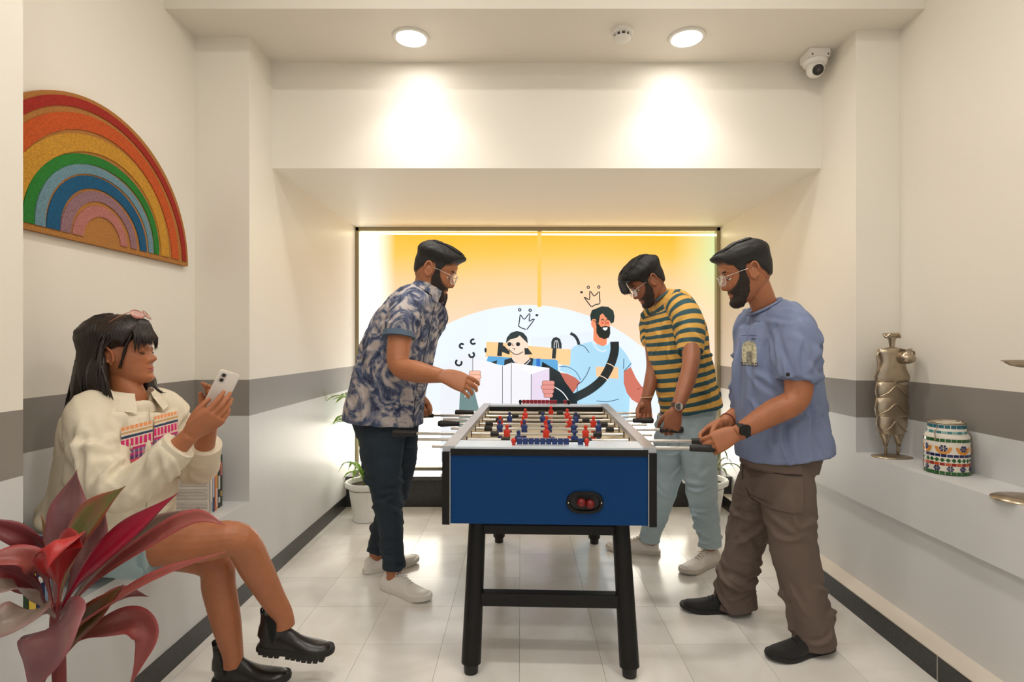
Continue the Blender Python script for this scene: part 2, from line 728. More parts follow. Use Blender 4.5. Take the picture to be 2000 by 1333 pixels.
# big pale disc behind the figures, cut by the sill
disc = []
for i in range(81):
    a = math.pi + math.pi * i / 80
    disc.append((1030 + 345 * math.cos(a), 940 + 344 * math.sin(a)))
disc = [(685 + 20, 905)] + [(max(706, x), min(905, y)) for x, y in disc] + [(1375, 905)]
shape([p for i, p in enumerate(disc) if i == 0 or p != disc[i - 1]], (222, 231, 241), 1.1, crop=False)
# clear glass along the bottom, full daylight
shape([(704, 826), (760, 812), (900, 800), (1180, 800), (1330, 812), (1396, 826), (1396, 912), (704, 912)], (255, 248, 230), 7.5, crop=False)
shape([(703, 458), (709, 458), (709, 826), (703, 826)], (255, 246, 214), 9.0, crop=False)
shape([(704, 455), (1396, 458), (1396, 461), (704, 458)], (255, 246, 205), 12.0, crop=False)
# pale mountain lines
shape([(0, 720), (230, 590), (420, 640), (560, 720), (520, 1560), (0, 1560)], (232, 236, 242))
shape([(800, 460), (1350, 400), (1350, 560), (820, 560)], (228, 236, 246))
# vertical amber seam of the two film sheets
shape([(1049.5, 455), (1057.5, 455), (1057.5, 600), (1049.5, 600)], (255, 198, 92), crop=False)
# walker with the beard
line([(1155, 415), (1195, 440), (1220, 480), (1230, 515)], 26, INK)
shape([(1230, 515), (1300, 500), (1350, 488), (1375, 540), (1430, 575), (1490, 545), (1510, 490), (1600, 540), (1650, 600), (1695, 680), (1630, 755), (1640, 900), (1655, 1560), (1190, 1560), (1190, 945), (1240, 850), (1180, 790), (1055, 745), (1110, 640), (1160, 560), (1190, 530)], (172, 216, 240))
shape([(1690, 715), (1740, 820), (1790, 892), (1850, 875), (1850, 1010), (1800, 1035), (1755, 1038), (1700, 1005), (1655, 945), (1628, 860), (1628, 755)], (206, 116, 98))
line([(1745, 920), (1765, 905), (1790, 895)], 4, (90, 50, 45))
shape([(1060, 765), (1130, 775), (1200, 810), (1242, 850), (1180, 945), (1120, 870)], (196, 108, 92))
shape([(1360, 370), (1400, 360), (1480, 440), (1475, 515), (1440, 530), (1390, 510), (1358, 478)], (238, 142, 104))
line([(1352, 490), (1385, 545), (1430, 575), (1475, 565)], 18, (206, 232, 246))
shape([(1385, 300), (1405, 240), (1440, 235), (1500, 285), (1506, 360), (1490, 420), (1400, 420)], (240, 150, 112))
shape(ell(1366, 325, 28, 46), (240, 150, 112))
line([(1355, 300), (1378, 315), (1385, 345)], 6, (120, 60, 45))
shape([(1336, 310), (1330, 255), (1345, 210), (1385, 195), (1430, 176), (1490, 180), (1535, 215), (1546, 265), (1540, 315), (1515, 332), (1500, 300), (1470, 275), (1440, 238), (1412, 258), (1405, 330), (1385, 330), (1378, 290), (1350, 290)], (40, 56, 52))
shape([(1385, 330), (1408, 335), (1425, 360), (1465, 350), (1506, 360), (1508, 420), (1495, 455), (1455, 467), (1410, 450), (1385, 410)], (34, 44, 42))
shape([(1440, 366), (1484, 362), (1480, 382), (1465, 392), (1446, 384)], (250, 250, 250))
for ex in (1440, 1486):
    line([(ex - 14, 303), (ex, 290), (ex + 14, 303)], 7, INK)
    shape(ell(ex, 322, 12, 9, 12), (228, 90, 70))
line([(1462, 305), (1472, 330), (1462, 338)], 5, (120, 60, 45))
shape([(1380, 712), (1575, 716), (1580, 822), (1385, 800)], (252, 200, 150))
line([(1546, 490), (1545, 580), (1512, 690), (1440, 820), (1330, 915), (1195, 985), (1120, 1010)], 76, INK)
line([(1478, 682), (1515, 695), (1550, 722)], 7, (250, 220, 190))
line([(1405, 788), (1450, 805), (1490, 835)], 7, (250, 220, 190))
line([(1628, 640), (1626, 730)], 6, (40, 70, 100), sub=1)
line([(1695, 680), (1665, 715), (1628, 755)], 6, (40, 70, 100))
line([(1328, 712), (1300, 780), (1250, 850), (1215, 870), (1217, 940)], 6, (40, 60, 80))
line([(1225, 515), (1280, 535), (1320, 588)], 6, (40, 60, 80))
line([(1055, 712), (1130, 715), (1200, 755), (1245, 830)], 6, (60, 100, 140))
line([(1385, 1015), (1480, 1022), (1585, 1000)], 6, (60, 90, 120))
# girl with the map
shape([(410, 490), (505, 494), (560, 500), (800, 528), (990, 545), (1060, 555), (1158, 558), (1150, 700), (1040, 690), (820, 640), (540, 632), (400, 625)], (254, 204, 146))
shape(ell(402, 565, 10, 22), INK)
shape([(516, 495), (558, 498), (545, 620), (504, 616)], INK)
shape([(985, 550), (985, 490), (1000, 458), (1030, 448), (1062, 465), (1076, 510), (1076, 552)], INK)
for dx in (-20, 2, 22):
    line([(1030 + dx, 548), (1028 + dx * .8, 505), (1030 + dx * .3, 478)], 5, (240, 240, 240))
line([(1014, 550), (1006, 640)], 34, INK, sub=1)
shape([(425, 618), (500, 622), (640, 632), (570, 702), (500, 690), (412, 660)], (92, 166, 216))
shape([(450, 672), (505, 655), (500, 690)], INK)
shape([(820, 640), (1020, 648), (1042, 660), (1046, 765), (980, 720), (900, 668), (880, 770), (806, 780)], (92, 166, 216))
shape([(566, 702), (570, 650), (640, 632), (700, 680), (790, 630), (826, 640), (806, 778), (630, 676)], INK)
shape([(905, 668), (985, 715), (1060, 760), (1110, 850), (1180, 945), (1215, 1000), (1200, 1560), (975, 1560), (972, 730), (890, 755)], INK)
shape([(852, 640), (886, 640), (884, 756), (852, 760)], (40, 110, 200))
shape([(640, 570), (745, 560), (755, 620), (795, 640), (740, 690), (690, 690), (636, 640)], (248, 214, 190))
line([(640, 640), (690, 700), (750, 700), (800, 650)], 7, (230, 230, 235))
shape([(560, 520), (620, 580), (610, 605), (548, 580), (548, 545)], INK)
shape([(745, 540), (775, 545), (818, 602), (750, 606)], INK)
shape([(584, 500), (600, 460), (640, 440), (720, 440), (775, 490), (778, 540), (750, 545), (730, 580), (690, 602), (640, 590), (606, 555)], (250, 220, 198))
shape(ell(764, 524, 16, 24), (250, 220, 198))
shape([(582, 505), (590, 455), (625, 412), (680, 394), (735, 410), (770, 450), (778, 505), (760, 490), (705, 435), (680, 455), (620, 470)], (38, 52, 48))
line([(606, 555), (650, 596), (690, 602), (735, 578)], 7, INK)
for ex in (614, 690):
    shape(ell(ex, 512, 19, 18), (24, 28, 30))
line([(645, 505), (640, 522), (652, 525)], 5, (90, 60, 50))
line([(640, 545), (655, 555), (660, 545), (658, 566)], 5, (90, 40, 40))
shape([(287, 640), (550, 706), (630, 676), (806, 778), (970, 724), (975, 1560), (280, 1560)], (238, 238, 243))
shape([(806, 778), (970, 724), (975, 1560), (806, 1560)], (228, 214, 234))
for pts in (((552, 705), (552, 1560)), ((631, 678), (628, 1560)), ((806, 778), (803, 1560)), ((288, 625), (288, 880)), ((970, 724), (970, 850))):
    line(pts, 5, (70, 74, 80), sub=1)
shape([(205, 850), (240, 800), (286, 860), (276, 1045), (340, 1075), (420, 1560), (150, 1560), (172, 1000), (178, 920)], (112, 138, 138))
for k, (x0, x1) in enumerate(((258, 358), (252, 362), (260, 352), (275, 340))):
    shape(rrect(x0 - 3, 747 + k * 35, x1 + 3, 787 + k * 35, 17), (120, 74, 62))
    shape(rrect(x0, 750 + k * 35, x1, 784 + k * 35, 15), (244, 186, 160))
for k, (x0, x1) in enumerate(((905, 1012), (895, 1015), (908, 1005), (920, 998))):
    shape(rrect(x0 - 3, 835 + k * 37, x1 + 3, 877 + k * 37, 18), (110, 60, 58))
    shape(rrect(x0, 838 + k * 37, x1, 874 + k * 37, 16), (224, 150, 140))
line([(272, 880), (240, 920), (220, 978)], 8, (250, 250, 250))
line([(1020, 895), (1080, 935), (1120, 985), (1145, 1030)], 8, (250, 250, 250))
# crowns, dots and curls
line([(695, 352), (703, 300), (710, 250), (726, 272), (745, 292), (772, 262), (795, 240), (792, 275), (788, 308), (812, 296), (835, 290), (800, 340), (768, 382)], 9, INK, sub=2)
line([(692, 350), (720, 368), (760, 382)], 9, INK)
for x, y in ((705, 208), (797, 212)):
    shape(ell(x, y, 15, 15), INK)
    shape(ell(x, y, 6, 6, 12), (220, 226, 232))
shape(ell(857, 255, 14, 10), INK)
line([(1340, 182), (1305, 138), (1275, 95), (1300, 108), (1322, 118), (1325, 80), (1326, 42), (1345, 62), (1364, 86), (1388, 66), (1410, 46), (1412, 100), (1414, 152), (1380, 160), (1345, 180)], 9, INK, sub=2)
shape(ell(1252, 52, 13, 10), INK)
for x, y in ((1312, 8), (1405, 6)):
    shape(ell(x, y, 14, 15), INK)
    shape(ell(x, y, 6, 7, 12), (250, 205, 170))
for cx, cy, r_, a0 in ((192, 528, 19, 60), (293, 490, 21, 30), (280, 606, 22, -70), (165, 675, 26, -30)):
    line([(cx + r_ * math.cos(math.radians(a0 + t * 27)), cy + r_ * math.sin(math.radians(a0 + t * 27))) for t in range(0, 11)], 17, INK, sub=2)

# ------------------------------------------------------------------ ceiling fittings
WHITEP = mat('white_plastic', (240, 236, 228), 0.35)
LAMP_EMIT = mat('lamp_glow', (255, 250, 244), 0.5, emit=LAMP_POWER)
for px, lab in ((803, 'round recessed ceiling downlight above the man in the floral shirt'), (1341, 'round recessed ceiling downlight beside the smoke detector')):
    p = V(((px - VPX) * 2.653 / FPX, 2.653, ZC))
    t = thing('ceiling_light', p, lab, 'ceiling light', 'ceiling downlights')
    MB().lathe([(0.070, -0.004), (0.074, -0.009), (0.088, -0.007), (0.092, 0.0), (0.070, 0.004)], p, 40).build('ring', WHITEP, t, smooth=True)
    MB().lathe([(0.0001, -0.0085), (0.069, -0.0085), (0.069, -0.002), (0.0001, -0.002)], p, 40).build('diffuser', LAMP_EMIT, t)
    sl = bpy.data.lights.new('downlight_beam', 'SPOT')
    sl.energy = LAMP_BEAM
    sl.spot_size = math.radians(120)
    sl.spot_blend = 1.0
    sl.shadow_soft_size = 0.07
    sl.color = (1.0, 0.95, 0.88)
    so_ = bpy.data.objects.new('downlight_beam', sl)
    COL.objects.link(so_)
    so_.parent = t
    so_.location = (0, 0, -0.012)
ADDED_LAMP_EMIT = mat('added_lamp_glow', (255, 250, 243), 0.5, emit=ADDED_LAMP_POWER)  # four lamps added out of view to brighten side walls and floor
for x_, y_, lab in ((-.54, 1.45, 'added unseen downlight on the high ceiling over the seated woman'), (.81, 1.45, 'added unseen downlight on the high ceiling over the right shelf'),
                    (-.54, .35, 'added unseen downlight on the high ceiling towards the hall, ledge side'), (.81, .35, 'added unseen downlight on the high ceiling towards the hall, shelf side')):
    p = V((x_, y_, ZTOP))
    t = thing('ceiling_light', p, lab, 'ceiling light', 'added fill downlights')
    MB().lathe([(0.070, -0.004), (0.074, -0.009), (0.088, -0.007), (0.092, 0.0), (0.070, 0.004)], p, 40).build('ring', WHITEP, t, smooth=True)
    MB().lathe([(0.0001, -0.0085), (0.069, -0.0085), (0.069, -0.002), (0.0001, -0.002)], p, 40).build('diffuser', ADDED_LAMP_EMIT, t)
p = V(((1215 - VPX) * 2.6 / FPX, 2.6, ZC))
t = thing('smoke_detector', p, 'white round smoke detector on the ceiling between the downlights', 'smoke detector')
MB().lathe([(0.052, 0.0), (0.052, -0.012), (0.047, -0.016), (0.047, -0.020)], p, 36).build('base', WHITEP, t, smooth=True, angle=40)
MB().lathe([(0.036, -0.018), (0.036, -0.034)], p, 36).build('vent', mat('dark_vent', (60, 58, 56), 0.6), t, smooth=True, angle=40)
for k in range(10):
    a = k * math.pi / 5
    c_ = p + V((0.0385 * math.cos(a), 0.0385 * math.sin(a), 0))
    MB().box((c_.x - 0.004, c_.y - 0.004, ZC - 0.034), (c_.x + 0.004, c_.y + 0.004, ZC - 0.018)).build('rib', WHITEP, t)
MB().lathe([(0.041, -0.033), (0.040, -0.040), (0.030, -0.047), (0.0001, -0.049)], p, 36).build('cap', WHITEP, t, smooth=True)
# dome camera in the corner
p = V((1.512, 2.79, ZC))
t = thing('security_camera', p, 'white turret security camera in the ceiling corner', 'security camera')
MB().box((p.x - 0.052, p.y - 0.052, ZC - 0.045), (p.x + 0.052, p.y + 0.052, ZC), 0.008).build('junction_box', WHITEP, t)
for sx, sy in ((-1, -1), (1, -1)):
    MB().ball((p.x + sx * 0.04, p.y + sy * 0.053, ZC - 0.035), 0.005, 8, 6).build('screw', mat('screw_metal', (120, 116, 110), 0.4, metal=0.8), t)
MB().lathe([(0.058, -0.045), (0.060, -0.052), (0.054, -0.066), (0.046, -0.072)], p, 32).build('collar', WHITEP, t, smooth=True)
MB().ball((p.x, p.y - 0.004, ZC - 0.088), 0.043, 24, 16).build('turret', WHITEP, t, smooth=True)
dl = V((-0.12, -0.86, -0.5)).normalized()
ce = V((p.x, p.y - 0.004, ZC - 0.088))
lens = MB().cyl(ce + dl * 0.034, ce + dl * 0.046, 0.026, 24).build('lens_window', mat('dark_glass', (20, 18, 18), 0.08), t)
MB().cyl(ce + dl * 0.044, ce + dl * 0.048, 0.010, 16).build('lens', mat('lens_black', (70, 66, 64), 0.1), lens)
# ------------------------------------------------------------------ foosball table (built in its own frame: x across, y along, front at y = 0)
TW, TL, TZ, TB = 0.786, 1.45, 0.857, 0.572       # width, length, rail height, underside
TROT = math.radians(-2.2)
table = thing('foosball_table', (0.103, 2.0, 0), 'blue foosball table with black legs and chrome rods in mid room', 'foosball table', rz=TROT)
BLUE = mat('blue_laminate', (0, 58, 112), 0.5, noise_amt=0.05, noise_scale=4, spec=0.2)
BLACKP = mat('black_paint', (20, 18, 17), 0.45, noise_amt=0.15, noise_scale=30, spec=0.3)
ALU = mat('rail_aluminium', (190, 192, 196), 0.32, metal=0.55, noise_amt=0.04)
CREAMP = mat('cream_inner', (226, 214, 190), 0.4)
CHROME = mat('chrome_rod', (205, 200, 192), 0.22, metal=0.9)
RUBBER = mat('black_rubber', (30, 27, 25), 0.55, bump=0.1)
REDP = mat('red_plastic', (206, 46, 28), 0.35)
BLUEP = mat('navy_plastic', (24, 50, 108), 0.35)
DECK = mat('deck_laminate', (206, 218, 228), 0.22)
h = TW / 2


def tb(name, m, parent=None, **k):
    def f(mb):
        return mb.build(name, m, parent or table, local=True, **k)
    return f


tb('front_panel', BLUE)(MB().box((-h + 0.03, 0.004, TB), (h - 0.03, 0.028, TZ - 0.03)))
tb('back_panel', BLUE)(MB().box((-h + 0.03, TL - 0.028, TB), (h - 0.03, TL - 0.004, TZ - 0.03)))
for s in (-1, 1):
    x0, x1 = sorted((s * h, s * (h - 0.028)))
    tb('side_panel', BLUE)(MB().box((x0, 0.03, TB), (x1, TL - 0.03, TZ - 0.016), 0.002))
    x0, x1 = sorted((s * (h + 0.001), s * (h - 0.045)))
    tb('top_rail', ALU)(MB().box((x0, 0.0, TZ - 0.018), (x1, TL, TZ + 0.004), 0.003))
    x0, x1 = sorted((s * (h - 0.029), s * (h - 0.043)))
    tb('inner_wall', CREAMP)(MB().box((x0, 0.12, 0.74), (x1, TL - 0.10, TZ - 0.017)))
    for y0, y1 in ((-0.004, 0.03), (TL - 0.03, TL + 0.004)):
        x0, x1 = sorted((s * (h + 0.002), s * (h - 0.026)))
        tb('corner_post', BLACKP)(MB().box((x0, y0, TB - 0.003), (x1, y1, TZ - 0.018), 0.002))
    x0, x1 = sorted((s * (h - 0.026), s * (h - 0.029)))
    tb('edge_strip', ALU)(MB().box((x0, -0.002, TB), (x1, 0.02, TZ - 0.02)))
tb('front_band', BLACKP)(MB().box((-h + 0.029, -0.002, TZ - 0.030), (h - 0.029, 0.03, TZ - 0.006)))
tb('back_band', BLACKP)(MB().box((-h + 0.029, TL - 0.03, TZ - 0.03), (h - 0.029, TL + 0.002, TZ - 0.006)))
tb('front_deck', DECK)(MB().box((-h + 0.045, -0.001, TZ - 0.010), (h - 0.045, 0.135, TZ + 0.002), 0.002))
tb('rear_deck', DECK)(MB().box((-h + 0.045, TL - 0.09, TZ - 0.010), (h - 0.045, TL + 0.001, TZ + 0.002), 0.002))
tb('end_wall', BLACKP)(MB().box((-h + 0.045, TL - 0.10, 0.74), (h - 0.045, TL - 0.088, TZ - 0.008)))
tb('end_wall', CREAMP)(MB().box((-h + 0.045, 0.128, 0.74), (h - 0.045, 0.14, TZ - 0.009)))
field = tb('playing_field', mat('field_cream', (216, 208, 186), 0.35))(MB().box((-h + 0.02, 0.02, 0.73), (h - 0.02, TL - 0.02, 0.742)))
tb('bottom_board', BLACKP)(MB().box((-h + 0.02, 0.02, TB + 0.002), (h - 0.02, TL - 0.02, TB + 0.014)))
LINEW = mat('field_line', (240, 240, 236), 0.4)
tb('centre_line', LINEW, field)(MB().box((-h + 0.05, TL / 2 - 0.004, 0.7421), (h - 0.05, TL / 2 + 0.004, 0.7428)))
circ = [V((0.1 * math.cos(2 * math.pi * k / 40), TL / 2 + 0.1 * math.sin(2 * math.pi * k / 40), 0.7426)) for k in range(41)]
tb('centre_circle', LINEW, field)(MB().tube(circ, [0.002] * 41, n=4, sub=1))
# ball return
cx, cz = (1142 - 1017) * 2.0 / FPX - 0.103, CAMZ - (981 - VPY) * 2.0 / FPX
def oval(rx, rz_, y, n=40):
    out = []
    for k in range(n):
        a = 2 * math.pi * k / n
        c_, s_ = math.cos(a), math.sin(a)
        out.append(V((cx + rx * math.copysign(abs(c_) ** 0.75, c_), y, cz + rz_ * math.copysign(abs(s_) ** 0.85, s_))))
    return out
ret = tb('ball_return', BLACKP, smooth=True, angle=40)(MB().loft([oval(.060, .034, 0.005), oval(.068, .042, -0.002), oval(.066, .040, -0.007), oval(.056, .031, -0.008), oval(.052, .027, 0.0035)], True))
tb('return_cup', mat('cup_black', (9, 8, 8), 0.5), ret)(MB().loft([oval(.054, .029, 0.0008), oval(.050, .025, 0.003)], True))
for s in (-1, 1):
    tb('screw', CHROME, ret)(MB().ball((cx + s * 0.060, -0.0075, cz), 0.0035, 10, 6))
for k, (dx, dz) in enumerate(((-0.014, 0.003), (0.018, -0.002))):
    b = MB().ball((0.0, 0.0, 0.0), 0.0165, 20, 14)
    o = b.build('foosball', mat('red_ball', (112, 8, 8), 0.45), None, smooth=True)
    pw = Matrix.Rotation(TROT, 3, 'Z') @ V((cx + dx, -0.0095 - 0.0065, cz + dz))
    o.location = V((0.103, 2.0, 0)) + pw
    tag(o, 'red foosball resting in the black ball return of the table', 'ball', 'balls in the table ball return')
# legs: splayed round posts on adjustable feet, joined by two bars at each end
for ye, sg in ((0.06, -1), (TL - 0.08, 1)):
    for s, xt, xb in ((-1, -0.275, -0.292), (1, 0.277, 0.302)):
        top = V((xt, ye + 0.05 * -sg, TB + 0.01))
        bot = V((xb, ye + 0.02 * sg, 0.036))
        lg = tb('leg', BLACKP, smooth=True, angle=50)(MB().cyl(bot, top, 0.037, 28, 0.033))
        tb('foot', RUBBER, lg, smooth=True, angle=50)(MB().cyl(bot + V((0, 0, -0.036)), bot + V((0, 0, 0.004)), 0.026, 24, 0.028))
    for z0, z1 in ((0.505, 0.540), (0.242, 0.292)):
        t_ = (0.55 - (z0 + z1) / 2) / 0.52
        yy = lerp(ye + 0.05 * -sg, ye + 0.02 * sg, t_)
        tb('cross_bar', BLACKP)(MB().box((-0.285 - .012 * t_, yy - 0.02, z0), (0.285 + .02 * t_, yy + 0.02, z1), 0.004))
# rods with handles, stops and players
ZR = 0.825
def rod(k, handle, hx, ox, team, men, tilt, slide):
    """handle: -1 left / +1 right; hx: where the handle begins; ox: where the plain end stops"""
    y = 0.18 + 0.155 * k
    a, b_ = (hx, ox) if handle < 0 else (ox, hx)
    r = tb('rod', CHROME, smooth=True, angle=50)(MB().cyl((a, y, ZR), (b_, y, ZR), 0.0075, 14))
    e = hx
    hp = [(0.0, .008), (0.004, .0125), (0.018, .0135), (0.05, .0145), (0.085, .0165), (0.108, .016), (0.114, .010)]
    tb('handle', RUBBER, r, smooth=True, angle=60)(MB().tube([V((e + handle * d, y, ZR)) for d, _ in hp], [q for _, q in hp], n=20, sub=2))
    for s in (-1, 1):
        tb('bushing', RUBBER)(MB().cyl((s * (h - 0.0455), y, ZR), (s * (h - 0.04), y, ZR), 0.015, 16))
    xs = [m_ + slide for m_ in men]
    m_ = REDP if team == 'red' else BLUEP
    for x in xs:
        figure(r, x, y, m_, tilt)
    for xb_ in (xs[0] - 0.055, xs[-1] + 0.055):
        st = MB()
        for q in range(5):
            st.cyl((xb_ - 0.02 + q * 0.008, y, ZR), (xb_ - 0.0145 + q * 0.008, y, ZR), 0.0145, 16)
        st.cyl((xb_ - 0.02, y, ZR), (xb_ + 0.018, y, ZR), 0.011, 14)
        tb('stop', RUBBER, r)(st)
def figure(parent, x, y, m_, tilt):
    prof = [(-0.078, .013, .008), (-0.070, .013, .011), (-0.055, .010, .006), (-0.03, .011, .0085), (-0.012, .015, .0115), (0.004, .0165, .0125), (0.016, .0155, .0095), (0.021, .008, .007), (0.024, .0055, .0055), (0.029, .0085, .0085), (0.036, .0095, .0095), (0.042, .0065, .0065), (0.044, .002, .002)]
    R = Matrix.Rotation(tilt, 3, 'X')
    rings = []
    for z, a, b_ in prof:
        rings.append([V((x, y, ZR)) + R @ V((a * math.cos(2 * math.pi * q / 14), b_ * math.sin(2 * math.pi * q / 14), z)) for q in range(14)])
    tb('player', m_, parent, smooth=True, angle=50)(MB().loft(rings))
def fx(px, k):
    return (px - 1055 + 0) * (2.18 + .155 * k) / FPX      # approximate across-table position
five = [-0.24, -0.12, 0.0, 0.12, 0.24]
three = [-0.18, 0.0, 0.18]
two = [-0.12, 0.12]
def lx(px, k):
    """photo pixel on rod k -> position across the table"""
    y = 2.0 + 0.18 + 0.155 * k
    return (px - VPX) * y / FPX - 0.103 - (0.18 + 0.155 * k) * math.sin(-TROT)
rod(0, 1, lx(1343, 0), lx(842, 0), 'blue', [0.0], 0.2, 0.02)
rod(1, 1, lx(1347, 1), lx(815, 1), 'blue', two, 0.1, -0.005)
rod(2, -1, lx(812, 2), lx(1272, 2), 'red', three, 0.05, -0.005)
rod(3, 1, lx(1286, 3), lx(880, 3), 'blue', five, 0.0, 0.01)
rod(4, -1, lx(897, 4), lx(1262, 4), 'red', five, 0.12, 0.0)
rod(5, 1, lx(1234, 5), lx(864, 5), 'blue', three, 0.0, -0.02)
rod(6, -1, lx(846, 6), lx(1245, 6), 'red', two, 0.0, 0.0)
rod(7, -1, lx(925, 7), lx(1240, 7), 'red', [0.0], 0.3, 0.03)
# score counters
for yy, m_, e_, x0, x1 in ((0.035, BLUEP, REDP, lx(1003, -1.0), lx(1146, -1.0)), (TL - 0.03, mat('dark_red_plastic', (150, 24, 40), 0.35), BLACKP, -0.16, 0.145)):
    z = TZ + 0.018
    sc = tb('score_counter', BLACKP)(MB().cyl((x0, yy, z), (x1, yy, z), 0.0035, 10))
    for s, xx in ((-1, x0), (1, x1)):
        tb('end_knob', e_, sc, smooth=True)(MB().ball((xx, yy, z), (0.010, 0.011, 0.012), 14, 8))
        tb('bracket', e_, sc)(MB().box((xx - 0.006, yy - 0.005, TZ), (xx + 0.006, yy + 0.005, z), 0.001))
    L = (x1 - x0) * 0.72
    for k in range(9):
        xa = x0 + 0.012 + k * L / 9
        tb('bead', m_, sc)(MB().box((xa, yy - 0.009, z - 0.012), (xa + L / 9 - 0.002, yy + 0.009, z + 0.011), 0.002))
    tb('bead', m_, sc)(MB().box((x1 - 0.033, yy - 0.009, z - 0.012), (x1 - 0.013, yy + 0.009, z + 0.011), 0.002))
# ------------------------------------------------------------------ people: shared builders

HEADROWS = [(-.121, .066, .040, .010), (-.117, .079, .020, .026), (-.108, .0875, -.004, .040), (-.095, .0890, -.028, .050), (-.080, .0865, -.050, .0565),
            (-.065, .0870, -.066, .0610), (-.050, .0868, -.078, .0645), (-.034, .0865, -.087, .0680), (-.018, .0860, -.093, .0705), (-.004, .0855, -.097, .0720),
            (.008, .0875, -.100, .0728), (.022, .0925, -.1015, .0735), (.036, .0925, -.102, .0745), (.050, .0890, -.101, .0745), (.064, .0820, -.098, .0730),
            (.078, .0700, -.090, .0680), (.090, .0540, -.078, .0590), (.100, .0330, -.060, .0450), (.106, .0120, -.042, .0280), (.1085, -.006, -.024, .0090)]
_HR = catmull(HEADROWS, 6)


def head_row(z):
    z = max(-.121, min(.1085, z))
    for i in range(len(_HR) - 1):
        if _HR[i + 1][0] >= z:
            a, b = _HR[i], _HR[i + 1]
            t = (z - a[0]) / max(1e-9, b[0] - a[0])
            return tuple(lerp(p, q, t) for p, q in zip(a, b))
    return _HR[-1]


